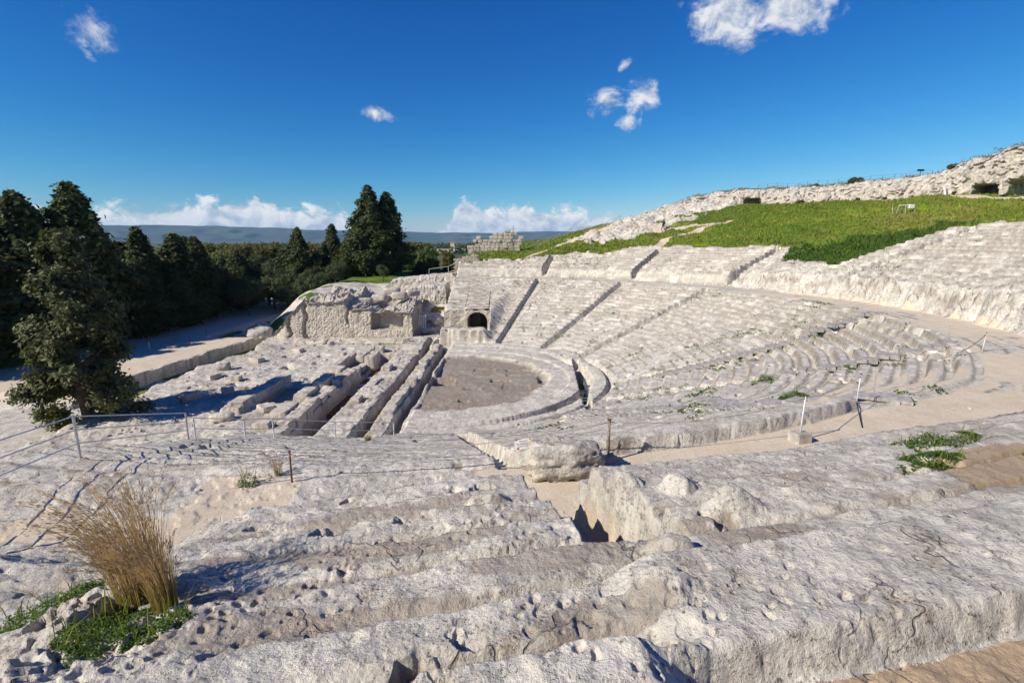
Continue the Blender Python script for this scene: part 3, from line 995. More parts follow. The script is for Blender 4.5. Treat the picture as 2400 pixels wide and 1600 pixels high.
theatre = empty('rock_cut_theatre', (OX, OY, 0.0))
tag(theatre, 'large white rock-cut Greek theatre with curved seat rows around a grey orchestra', 'theatre')
stage = empty('stage_foundation', (-12.0, 40.0, 0.0))
tag(stage, 'low ruined stage foundation of pale rock with long parallel trenches', 'ruin')
bpy.context.view_layer.update()
REGN = {4: 'orchestra_floor', 5: 'orchestra_kerb', 6: 'walkway'}
small_left = np.zeros(len(gfaces), dtype=bool)
for k, rid in enumerate(ids):
    sel = inv == k
    if rid >= 1000 and cnt[k] < 60:
        small_left |= sel
        continue
    if rid >= 1300:
        for part_ in islands(sel):
            if part_.sum() < 60:
                small_left |= part_
            else:
                o = piece('seat_row', part_, theatre)
                o.matrix_parent_inverse = o.parent.matrix_world.inverted()
        continue
    if rid >= 1000:
        o = piece('seat_row', sel, theatre)
    elif rid >= 800:
        o = piece('radial_stair', sel, theatre)
    elif rid >= 700:
        o = piece('podium_wall', sel, theatre)
    elif rid in REGN:
        o = piece(REGN[rid], sel, theatre)
    elif rid == 8:
        o = piece('rock_platform', sel, stage)
    elif rid == 9:
        o = piece('trench_floor', sel, stage)
    elif rid == 2:
        o = tag(piece('hillside', sel), 'grassy hillside rising above the theatre seats', None, None, 'structure')
    elif rid == 10:
        o = tag(piece('road', sel), 'pale gravel road in tree shade left of the stage', None, None, 'structure')
    else:
        o = tag(piece('ground', sel), 'rocky ground around the theatre', None, None, 'structure')
    if o.parent is not None:
        o.matrix_parent_inverse = o.parent.matrix_world.inverted()
if small_left.any():
    o = piece('eroded_rock', small_left, theatre)
    o.matrix_parent_inverse = theatre.matrix_world.inverted()

# ---- the same slope behind and beside the viewpoint, coarser because the picture never shows it close
def back_patch(a0, a1, na, r0, r1, nr, label):
    A_, Q_ = np.meshgrid(np.linspace(R(a0), R(a1), na), np.geomspace(r0, r1, nr), indexing='ij')
    bx_, by_ = (Q_ * np.sin(A_)).ravel(), (Q_ * np.cos(A_)).ravel()
    bz_, b1_, b2_, b3_, b4_, _ = terrain(bx_, by_)
    me = mesh_np('ground', np.stack([bx_, by_, bz_], 1), grid_faces(na, nr)[:, ::-1], True)
    set_attr(me, 'mask', np.stack([b1_, b2_, b3_, b4_], 1))
    tag(link_mesh('ground', me, M['ground']), label, None, None, 'structure')


back_patch(57.0, 303.0, 230, 0.05, 70.0, 150, 'rock slope behind the viewpoint')
back_patch(-57.0, 57.0, 110, 0.05, 1.15, 40, 'rock underfoot at the viewpoint')
# ---------------------------------------------------------------- free-standing rock: sheets displaced in three dimensions
def rock_sheet(name, X, Y, Z, mat, parent=None, amp=0.2, scale=1.5, fine=0.07, seed=0.0, hold=None, flip=False, smooth=True):
    nu, nv = X.shape
    P = np.stack([X.ravel(), Y.ravel(), Z.ravel()], axis=1).astype(np.float64)
    F = grid_faces(nu, nv)
    if flip:
        F = F[:, ::-1]
    p0, p1, p2, p3 = (P[F[:, i]] for i in range(4))
    fn = np.cross(p2 - p0, p3 - p1)
    N = np.zeros_like(P)
    for i in range(4):
        for c in range(3):
            N[:, c] += np.bincount(F[:, i], weights=fn[:, c], minlength=len(P))
    N /= np.maximum(np.linalg.norm(N, axis=1, keepdims=True), 1e-9)
    d = amp * fbm3(P[:, 0], P[:, 1], P[:, 2], scale, 4, 0.55, seed) + fine * (0.4 - np.abs(fbm3(P[:, 0], P[:, 1], P[:, 2], scale * 0.3, 3, 0.6, seed + 3)) * 1.6)
    if hold is not None:
        d = d * (1 - hold.ravel())
    P += N * d[:, None]
    me = mesh_np(name, P, F, smooth)
    o = link_mesh(name, me, mat, parent)
    if parent is not None:
        o.matrix_parent_inverse = parent.matrix_world.inverted()
    return o


def boulder(name, loc, size, seed, mat, rz=0.0, parent=None, amp=0.16, box=0.5, sub=4):
    bm = bmesh.new()
    bmesh.ops.create_icosphere(bm, subdivisions=sub, radius=1.0)
    vs = np.array([v.co[:] for v in bm.verts])
    # push the ball towards a block
    m = np.max(np.abs(vs), axis=1, keepdims=True)
    vs = vs * (1 - box) + (vs / m) * 0.86 * box
    n = fbm3(vs[:, 0], vs[:, 1], vs[:, 2], 0.8, 4, 0.55, seed)
    n2 = np.abs(fbm3(vs[:, 0], vs[:, 1], vs[:, 2], 0.35, 3, 0.6, seed + 2))
    vs = vs * (1 + amp * n - amp * 0.7 * n2)[:, None]
    vs *= np.array(size) / 2.0
    vs[:, 2] = np.maximum(vs[:, 2], -size[2] * 0.36)
    for v, c in zip(bm.verts, vs):
        v.co = c
    o = from_bm(name, bm, mat, parent, None, True)
    o.location = loc
    o.rotation_euler = (0, 0, rz)
    return o


# ---- the cliff with its caves along the terrace
cliff = empty('cliff', (OX + 73.5 * math.cos(R(35)), OY + 73.5 * math.sin(R(35)), 16.9))
tag(cliff, 'long pale limestone cliff with dark cave mouths above the grassy slope', 'cliff')
bpy.context.view_layer.update()
nu, nv = 760, 74
tt = np.linspace(64.5, -32.0, nu)
vv = np.linspace(0.0, 1.0, nv)
TH, VV = np.meshgrid(tt, vv, indexing='ij')
ztop = np.interp(TH, [-32, 10, 21.8, 23.9, 24.8, 26.7, 27.6, 28.5, 31.7, 40, 50.8, 55.6, 58.4, 61.5, 64.5],
                 [23.5, 23.5, 22.7, 22.2, 21.6, 21.6, 21.3, 20.6, 20.2, 19.9, 20.0, 19.6, 18.8, 17.4, 16.6])
ztop = ztop + 0.35 * fbm(TH * 1.2, TH * 0.0, 2.2, 4, 0.55, 41)
zbase = np.interp(TH, [-32, 57, 62, 64.5], [16.55, 16.75, 16.3, 15.6])
face = 0.58                                   # share of the sheet that is the upright face
fv = np.clip(VV / face, 0, 1)
bv = np.clip((VV - face) / (1 - face), 0, 1)
ZC = zbase + (ztop - zbase) * np.sin(fv * math.pi / 2) ** 0.9 + 0.12 * bv * (2.0 + 1.5 * fbm(TH, bv * 9, 2.0, 3, 0.5, 42))
lean = np.interp(TH, [-32, 26, 31, 45, 52, 64.5], [0.25, 0.25, 0.9, 1.1, 0.5, 1.2])
RC = 73.6 + lean * (ZC - zbase) * fv + bv * 14.0 + 0.8 * fbm(TH, ZC * 0.3, 3.0, 3, 0.5, 43)
# overhanging brow above hollows
brow = sst(24.5, 23.6, TH) * sst(17.3, 17.9, ZC) * sst(19.0, 18.4, ZC)
cave_amt = np.zeros_like(TH)
for (t0, t1, z1, dep) in ((48.3, 50.3, 18.55, 3.0), (22.9, 25.3, 18.3, 4.0), (42.4, 43.3, 17.55, 1.4), (41.1, 41.7, 17.4, 1.0), (36.0, 36.6, 17.6, 1.6),
                          (26.6, 27.2, 17.75, 1.5), (28.3, 28.9, 17.5, 1.0), (27.6, 27.9, 18.0, 0.8), (19.5, 22.4, 18.6, 2.2), (30.4, 31.0, 17.5, 0.9),
                          (10.0, 13.0, 18.8, 3.0), (1.0, 3.0, 18.5, 2.5), (45.6, 46.1, 17.5, 0.9), (33.2, 33.7, 17.4, 0.8)):
    jag = 0.12 * fbm(TH * 1.27, ZC, 0.6, 3, 0.5, 44)
    m = sst(0.0, 0.10, (TH + jag - t0)) * sst(0.0, 0.10, (t1 - TH + jag)) * sst(0.0, 0.12, z1 - ZC + 0.8 * jag - 0.25 * ((TH - (t0 + t1) / 2) / (t1 - t0) * 2) ** 2)
    m = m * (VV < face)
    cave_amt = np.maximum(cave_amt, m * dep)
RC = RC + 0.9 * ledges(fbm(TH * 1.27, ZC * 1.4, 2.4, 4, 0.6, 45), 0.45, 0.1) * (VV < face)
RC = RC + cave_amt
XC, YC = OX + RC * np.cos(np.radians(TH)), OY + RC * np.sin(np.radians(TH))
o = rock_sheet('rock_face', XC, YC, ZC, M['cliff'], cliff, 0.36, 2.4, 0.20, 5.0, hold=sst(0.2, 0.8, cave_amt), smooth=False)

# ---- the carved outcrop left of the far wing
outcrop = empty('rock_outcrop', (-17.0, 57.0, 0.3))
tag(outcrop, 'massive squared limestone outcrop with a carved niche behind the stage', 'rock')
bpy.context.view_layer.update()
xs = np.linspace(-27.0, -10.9, 190)
nf, ntp = 46, 70
XF, VF = np.meshgrid(xs, np.linspace(0, 1, nf + ntp), indexing='ij')
zt = np.interp(XF, [-27.0, -26.0, -25.0, -24.3, -23.4, -22.9, -18.4, -18.2, -15.6, -15.4, -10.9], [0.3, 1.0, 2.0, 3.2, 4.1, 4.35, 4.3, 3.75, 3.6, 3.35, 3.45])
zt = zt + 0.25 * ledges(fbm(XF, XF * 0, 1.3, 4, 0.6, 51), 0.45, 0.12)
a = nf / (nf + ntp - 1.0)
fv = np.clip(VF / a, 0, 1)
bv = np.clip((VF - a) / (1 - a), 0, 1)
frontY = np.interp(XF, [-27.0, -25.0, -10.9], [56.5, 55.4, 55.2])
YF = frontY + 0.25 * fv * (fv < 1) + bv * 12.5
topz = zt + sst(0.02, 0.5, bv) * (0.25 + 0.3 * ledges(fbm(XF, bv * 12, 2.2, 3, 0.55, 52), 0.4, 0.1)) * sst(-27, -24, XF) + 0.35 * np.round(2.5 * fbm(XF, bv * 12.5, 2.1, 2, 0.5, 53)) / 2.0 * sst(0.03, 0.1, bv)
# hollow cut in the top
hol = sst(-23.1, -22.8, XF) * sst(-20.9, -21.2, XF) * sst(0.03, 0.06, bv) * sst(0.30, 0.26, bv)
topz = topz - 0.9 * hol
hol2 = sst(-15.0, -14.7, XF) * sst(-11.6, -11.9, XF) * sst(0.06, 0.1, bv) * sst(0.34, 0.30, bv)
topz = topz - 0.5 * hol2
ZF = 0.1 + fv * (zt - 0.1)
ZF = np.where(bv > 0, topz, ZF)
niche = sst(-15.45, -15.35, XF) * sst(-11.95, -12.05, XF) * sst(1.32, 1.42, ZF) * sst(3.25, 3.15, ZF) * (bv <= 0)
YF = YF + 1.15 * niche
fiss = sst(0.28, 0.08, np.abs(XF + 22.7 + 0.25 * fbm(ZF, ZF * 0, 0.8, 3, 0.5, 54))) * (bv <= 0.02)
fiss2 = 0.5 * sst(0.2, 0.06, np.abs(XF + 17.9 + 0.3 * fbm(ZF, ZF * 0, 0.8, 3, 0.5, 55))) * (bv <= 0.02) * sst(1.6, 2.2, ZF)
fiss3 = 0.8 * sst(0.25, 0.06, np.abs(XF + 24.5 + 0.5 * fbm(ZF, ZF * 0, 0.9, 3, 0.5, 56))) * (bv <= 0.02)
YF = YF + 0.55 * np.maximum(np.maximum(fiss, fiss2), fiss3)
rock_sheet('front_face', XF, YF, ZF, M['cliff'], outcrop, 0.07, 0.9, 0.08, 7.0, hold=sst(0.2, 0.8, niche) * 0.7, smooth=False)
# its right flank along the gully
ysd = np.linspace(55.1, 68.0, 90)
YS, VS = np.meshgrid(ysd, np.linspace(0, 1, 40), indexing='ij')
top_s = np.interp(YS, [55.1, 56.0, 57.5, 60.5, 62, 68.0], [3.4, 3.5, 4.1, 4.3, 3.9, 3.7]) + 0.2 * fbm(YS, YS * 0, 0.8, 3, 0.5, 57)
ZS = 0.0 + VS * top_s
XS = -10.75 - 0.25 * VS - 0.05 * (YS - 55)
XS = np.where(VS > 0.97, XS - 0.6, XS)
dr = sst(60.3, 60.4, YS) * sst(61.1, 61.0, YS) * sst(1.9, 2.0, ZS) * sst(2.9, 2.85, ZS)
XS = XS - 0.5 * dr
rock_sheet('side_face', XS, YS, ZS, M['cliff'], outcrop, 0.13, 1.0, 0.08, 8.0, flip=False, smooth=False)
for i, (bx_, by_, sz, zz, rz) in enumerate(((-19.0, 57.8, (2.2, 1.1, 0.9), 4.6, 0.1), (-17.2, 58.8, (2.6, 1.0, 0.9), 4.5, 0.3), (-15.6, 60.2, (2.0, 1.2, 1.0), 4.7, -0.1),
                                       (-13.4, 60.8, (2.2, 1.1, 1.1), 4.9, 0.2), (-14.9, 63.5, (2.4, 1.3, 1.0), 5.2, 0.0), (-12.2, 63.0, (1.8, 1.2, 0.9), 5.0, 0.5), (-19.8, 60.4, (1.5, 1.0, 0.8), 5.0, 0.8),
                                       (-17.6, 56.4, (1.3, 0.8, 0.7), 4.0, 0.2))):
    o = boulder('carved_ledge', (bx_, by_, zz - 0.4), sz, 20 + i, M['cliff'], rz, None, 0.12, 0.8, 3)
    o.parent = outcrop
    o.matrix_parent_inverse = outcrop.matrix_world.inverted()

# ---- rock walls behind, above the gully
for (nm, x0, x1, yb, zb, zt_, dep, sd, lab) in (('rock_ledge', -14.5, -8.6, 66.2, 2.6, 5.2, 5.0, 61, 'square-cut rock ledge in the gully between outcrop and tunnel wedge'),
                                      ('rock_bank', -20.5, -7.6, 75.0, 3.4, 6.2, 3.5, 63, 'low rough rock bank at the far end beneath the wooden ramp')):
    e = empty(nm, ((x0 + x1) / 2, yb, zb))
    tag(e, lab, 'rock')
    bpy.context.view_layer.update()
    XL, VL = np.meshgrid(np.linspace(x0, x1, 90), np.linspace(0, 1, 44), indexing='ij')
    f_ = np.clip(VL / 0.55, 0, 1)
    b_ = np.clip((VL - 0.55) / 0.45, 0, 1)
    prof = np.interp(XL, [x0, x0 + 3.0, x1 - 0.6, x1], [0.15 if sd == 63 else 0.9, 0.75 if sd == 63 else 1.0, 1.0, 0.95])
    ZL = zb - 0.8 + f_ * (zt_ - zb + 0.8) * prof + 0.1 * b_
    YL = yb + 0.3 * f_ + dep * b_
    rock_sheet('rock_face', XL, YL, ZL, M['rock'], e, 0.22, 1.2, 0.14, sd)
    YR, VR = np.meshgrid(np.linspace(yb, yb + dep, 40), np.linspace(0, 1, 24), indexing='ij')
    rock_sheet('rock_side', x1 + 0 * YR, YR, zb - 0.8 + VR * (zt_ - zb + 0.9) * 0.95, M['rock'], e, 0.15, 1.2, 0.1, sd + 1)

# ---- tunnel in the far wing: stone front with an arch, vault and dark passage
tunnel = empty('tunnel_entrance', (-3.95, 57.6, 0.6))
tag(tunnel, 'dark arched tunnel mouth at the foot of the far seats', 'tunnel')
bpy.context.view_layer.update()


def arch_x(z):
    """half width of the opening at a height above its floor"""
    return 1.15 if z < 1.35 else 1.15 * math.sqrt(max(0.0, 1 - ((z - 1.35) / 1.05) ** 2))


# front wall pieces: grid in (x, z) with the opening left out
def grid_wall(name, x0, x1, z0, ztopf, y, hole, mat, parent, step=0.11, yback=0.5, seed=1.0):
    bm = bmesh.new()
    nx = int((x1 - x0) / step)
    nz = int((max(ztopf(x0), ztopf(x1), ztopf((x0 + x1) / 2)) - z0) / step) + 1
    V = {}

    def vert(i, j):
        if (i, j) not in V:
            x, z = x0 + (x1 - x0) * i / nx, z0 + j * step
            z = min(z, ztopf(x))
            n = fbm3(np.array([x]), np.array([y]), np.array([z]), 0.7, 4, 0.6, seed)[0]
            V[(i, j)] = bm.verts.new((x + 0.03 * n, y + 0.12 * n, z))
        return V[(i, j)]
    for i in range(nx):
        for j in range(nz):
            cx, cz = x0 + (x1 - x0) * (i + .5) / nx, z0 + (j + .5) * step
            if cz > ztopf(cx) + step * 0.5 or hole(cx, cz):
                continue
            try:
                bm.faces.new((vert(i, j), vert(i + 1, j), vert(i + 1, j + 1), vert(i, j + 1)))
            except ValueError:
                pass
    bmesh.ops.remove_doubles(bm, verts=bm.verts[:], dist=0.004)
    ed = [e for e in bm.edges if e.is_boundary]
    ext = bmesh.ops.extrude_edge_only(bm, edges=ed)
    for v in [g for g in ext['geom'] if isinstance(g, bmesh.types.BMVert)]:
        v.co.y += yback
    o = from_bm(name, bm, mat, parent)
    if parent is not None:
        o.matrix_parent_inverse = parent.matrix_world.inverted()
    return o


grid_wall('arch_front', -7.7, -2.45, 0.3, lambda x: 3.25 + 0.08 * math.sin(x * 5) - 0.25 * max(0, -6.8 - x), 57.48,
          lambda x, z: abs(x + 3.95) < arch_x(z - 0.62) and z > 0.55, M['rock_warm'], tunnel, 0.09, 0.35, 4.0)
bm = bmesh.new()
prof = [(-1.15, 0.0)] + [(-1.15 * math.cos(a), 1.35 + 1.05 * math.sin(a)) for a in np.linspace(0, math.pi, 19)] + [(1.15, 0.0)]
ra = [bm.verts.new((-3.95 + px, 57.6, 0.6 + pz)) for px, pz in prof]
rb = [bm.verts.new((-3.95 + px, 63.55, 0.6 + pz)) for px, pz in prof]
for i in range(len(prof) - 1):
    bm.faces.new((ra[i], ra[i + 1], rb[i + 1], rb[i]))
bm.faces.new(rb)
o = from_bm('vault', bm, M['rock_warm'], tunnel)
o.matrix_parent_inverse = tunnel.matrix_world.inverted()
# seat rows that run on over the vault
XV, YV = np.meshgrid(np.linspace(-5.4, -2.5, 40), np.linspace(57.55, 63.8, 70), indexing='ij')
rv = np.hypot(XV - OX, YV - OY)
kv = (rv - R0) / 0.771
fvv = kv - np.floor(kv)
ZV = 0.55 + 0.262 * (np.floor(kv) * 0.6 + 0.4 * kv + 0.6 * seat_profile(fvv, 0.1)) + 0.95 * sst(29.4, 17.5, rv) + 0.10 + 0.04 * fbm(XV, YV, 0.8, 4, 0.6, 2)
ZV = np.maximum(ZV, 3.12)
edge_d = np.minimum(XV + 5.4, -2.5 - XV)
ZV = ZV - sst(0.15, 0.0, edge_d) * 0.6
o = rock_sheet('roof_rows', XV, YV, ZV, M['ground'], tunnel, 0.03, 0.5, 0.03, 3.0)
rg = np.zeros((XV.size, 4))
rg[:, 2] = (sst(0.26, 0.15, fvv) * 0.9).ravel()
set_attr(o.data, 'mask', rg)

# ---- loose boulders
for i, (nm, loc, sz, rz, lab) in enumerate((
        ('boulder', (1.15, 10.15, 6.40), (1.95, 1.0, 0.98), 0.10, 'big rough white boulder at the walkway edge beside the weathered wooden post'),
        ('boulder', (-29.6, 59.2, 0.75), (3.4, 2.2, 1.9), 0.4, 'pale boulder on the grassy bank left of the carved outcrop'),
        ('boulder', (-17.6, 29.6, 0.62), (1.5, 0.8, 0.6), 0.2, 'low squared block lying on the stage rock nearest the metal railing'),
        ('boulder', (-19.6, 52.6, 0.55), (0.8, 0.7, 0.6), 0.6, 'small dark stone on the stage rock before the outcrop'),
        ('boulder', (-18.9, 52.4, 0.5), (0.8, 0.6, 0.45), 1.1, 'small tilted pale slab beside the dark stone before the outcrop'),
        ('boulder', (-24.4, 42.0, 0.5), (1.2, 0.9, 0.9), 0.3, 'rounded stone at the left edge of the stage rock above the ditch'),
        ('boulder', (-9.6, 57.6, 0.95), (1.8, 1.2, 0.8), 0.2, 'pale fallen block lying in the mouth of the shaded gully'),
        ('boulder', (-9.0, 59.9, 1.6), (1.5, 1.0, 0.9), 0.9, 'rough fallen stone further up the shaded gully'),
        ('boulder', (-15.8, 80.5, 4.9), (1.1, 1.0, 1.0), 0.0, 'squat stone drum standing on the far bank left of the ramp'),
        ('boulder', (-32.6, 60.2, 0.4), (1.5, 1.0, 0.8), 0.5, 'small stone beside the gravel road at its bend'),
        ('boulder', (-31.2, 62.5, 0.6), (1.2, 1.2, 1.5), 0.2, 'upright stone stump by the road above the pale boulder'))):
    z0 = ground_z(loc[0], loc[1])
    tag(boulder(nm, (loc[0], loc[1], z0 + sz[2] * 0.33), sz, 70 + i, M['rock'], rz, None, 0.26, 0.55, 5 if i == 0 else 3), lab, 'rock')

# ---- stage masonry: every cut block is a part of the foundation
blk_meshes = []
for i in range(7):
    bm = bmesh.new()
    bmesh.ops.create_cube(bm, size=1.0)
    bmesh.ops.subdivide_edges(bm, edges=bm.edges[:], cuts=3, use_grid_fill=True)
    for v in bm.verts:
        c = v.co
        n = [fbm3(np.array([c.x + i * 3.1]), np.array([c.y]), np.array([c.z]), 0.45, 3, 0.6, k + i)[0] for k in range(3)]
        rr = max(abs(c.x), abs(c.y), abs(c.z))
        corner = sorted((abs(c.x), abs(c.y), abs(c.z)))
        sh = 1 - 0.035 * (corner[1] > 0.45) - 0.03 * (corner[0] > 0.45)
        v.co = Vector((c.x * sh + 0.05 * n[0], c.y * sh + 0.05 * n[1], c.z * sh + 0.06 * n[2]))
    me = bpy.data.meshes.new('stone_block')
    for f in bm.faces:
        f.smooth = False
    bm.to_mesh(me)
    bm.free()
    me.materials.append(M['block'])
    blk_meshes.append(me)


def stone_block(name, c, s, rz=0.0, parent=None, tilt=(0, 0)):
    o = bpy.data.objects.new(name, random.choice(blk_meshes))
    col.objects.link(o)
    o.location = c
    o.scale = s
    o.rotation_euler = (tilt[0], tilt[1], rz)
    if parent is not None:
        o.parent = parent
        o.matrix_parent_inverse = parent.matrix_world.inverted()
    return o


rnd = random.Random(5)


def block_line(x, y0, y1, w, ztop_, h, skip=0.15, lmin=0.8, lmax=1.5):
    y = y0
    while y < y1:
        L = rnd.uniform(lmin, lmax)
        if rnd.random() > skip:
            hh = h * rnd.uniform(0.85, 1.1)
            stone_block('stone_block', (x + rnd.uniform(-.06, .06), y + L / 2, ztop_ - hh / 2 + rnd.uniform(-.12, .08)), (w * rnd.uniform(.85, 1.1), L * 0.97, hh), rnd.uniform(-.04, .04), stage, (rnd.uniform(-.04, .04), rnd.uniform(-.04, .04)))
        y += L


block_line(-13.25, 25.5, 40.5, 0.95, 0.62, 1.5, 0.05)
block_line(-14.25, 27.5, 40.8, 0.85, 0.80, 0.7, 0.25)
block_line(-12.9, 44.8, 49.4, 0.8, 0.75, 1.4, 0.05, 0.8, 1.1)
block_line(-13.9, 45.2, 51.5, 0.7, 0.68, 0.6, 0.2, 0.7, 1.1)
block_line(-14.9, 40.8, 46.5, 0.6, 0.72, 0.9, 0.1, 1.2, 2.2)
block_line(-13.5, 41.2, 44.4, 0.7, 0.15, 0.7, 0.3, 0.6, 0.9)
block_line(-10.5, 27.5, 46.5, 0.7, 0.66, 0.5, 0.55, 0.8, 1.7)
block_line(-9.35, 26.5, 48.0, 0.7, 0.62, 1.3, 0.3, 0.7, 1.5)
block_line(-7.75, 27.0, 51.5, 0.7, 0.60, 0.6, 0.45, 0.8, 1.6)
block_line(-9.4, 48.5, 53.5, 0.8, 0.62, 0.6, 0.25, 0.6, 0.9)
block_line(-17.5, 31.0, 37.8, 0.9, 0.95, 0.6, 0.1, 1.2, 2.0)
# metal plates and planks bridging the wide trench
M['rust'] = mat_plain('rusty_boards', (0.16, 0.075, 0.045), 0.8, 0.3, 3.0)
M['slate'] = mat_plain('grey_plate', (0.42, 0.44, 0.47), 0.6, 0.15, 3.0)
for i, (yy, ln, mt) in enumerate(((35.5, 4.6, 'rust'), (40.6, 0.7, 'slate'), (41.6, 1.2, 'rust'), (43.0, 0.7, 'slate'), (44.6, 2.2, 'rust'))):
    bm = bmesh.new()
    bm_box(bm, (-11.9, yy, -0.72 + 0.01 * i), (1.5, ln, 0.06))
    o = from_bm('cover_plate', bm, M[mt], stage)
    o.matrix_parent_inverse = stage.matrix_world.inverted()
# loose stones scattered over the stage rock and the near edge
spots = [(-20.3, 35.2, 'on the stage rock beside the long ledge'), (-22.0, 33.6, 'at the stage rock edge by the dark tree'), (-21.5, 38.6, 'in the middle of the left stage rock'),
         (-16.1, 47.3, 'on the stage rock behind the small pit'), (-23.8, 39.6, 'above the ditch near the rounded stone'), (-15.8, 31.4, 'beside the trench end near the railing'),
         (-22.8, 44.6, 'at the middle of the ditch edge'), (-21.0, 49.0, 'left on the far stage rock'), (-11.0, 52.2, 'at the far trench end before the gully')]
for i, (x, y, w) in enumerate(spots):
    s = (rnd.uniform(.7, 1.3), rnd.uniform(.5, .8), rnd.uniform(.35, .6))
    o = stone_block('loose_block', (x, y, ground_z(x, y) + s[2] * 0.35), s, rnd.uniform(-1, 1), None, (rnd.uniform(-.1, .1), rnd.uniform(-.1, .1)))
    tag(o, 'loose squared limestone block lying ' + w, 'stone')

# ---- retaining wall along the path
wall = empty('retaining_wall', (-30.5, 40.0, -0.7))
tag(wall, 'long low grey retaining wall between sandy path and grassy ditch', 'wall')
bpy.context.view_layer.update()
YW, VW = np.meshgrid(np.linspace(35.2, 57.5, 170), np.linspace(0, 1, 26), indexing='ij')
ZWl = -0.95 + np.clip(VW / 0.8, 0, 1) * (1.32 + 0.08 * np.floor(2 * fbm(YW, YW * 0, 2.5, 2, 0.5, 71)))
XW = -30.42 + (YW - 39.6) * 0.115 - np.clip((VW - 0.8) / 0.2, 0, 1) * 0.5 + 0.05 * fbm(YW, ZWl, 0.6, 3, 0.5, 72)
o = rock_sheet('wall_face', XW, YW, ZWl, M['block'], wall, 0.04, 0.6, 0.05, 9.0)
# ---------------------------------------------------------------- trees
M['bark'] = mat_plain('bark', (0.10, 0.075, 0.055), 0.95, 0.3, 4.0, bump=0.5)
M['cypress'] = mat_leaf('cypress_foliage', (0.030, 0.045, 0.014), (0.066, 0.082, 0.026), 0.22)
M['conifer'] = mat_leaf('dusty_conifer_foliage', (0.042, 0.052, 0.020), (0.105, 0.108, 0.044), 0.2, 0.0)
M['olive'] = mat_leaf('olive_foliage', (0.055, 0.075, 0.028), (0.100, 0.120, 0.052), 0.25)
M['broad'] = mat_leaf('autumn_foliage', (0.075, 0.085, 0.018), (0.155, 0.135, 0.030), 0.3)
M['green'] = mat_leaf('fresh_foliage', (0.050, 0.085, 0.018), (0.090, 0.130, 0.030), 0.3)


def leaf_quads(C, N_, size, rng, up=0.35, aspect=0.55):
    """C clump points (n,3) -> quads roughly facing outwards; N_ outward vectors"""
    n = len(C)
    nrm = N_ + rng.normal(0, 0.7, (n, 3))
    nrm[:, 2] += up
    nrm /= np.linalg.norm(nrm, axis=1, keepdims=True)
    a = np.cross(nrm, rng.normal(0, 1, (n, 3)))
    a /= np.linalg.norm(a, axis=1, keepdims=True)
    b = np.cross(nrm, a)
    s = size * rng.uniform(0.55, 1.25, (n, 1))
    a, b = a * s, b * s * aspect
    V = np.stack([C - a, C - b * 0.9 + a * 0.1, C + a, C + b * 0.9 - a * 0.1], axis=1).reshape(-1, 3)
    F = np.arange(n * 4).reshape(-1, 4)
    return V, F


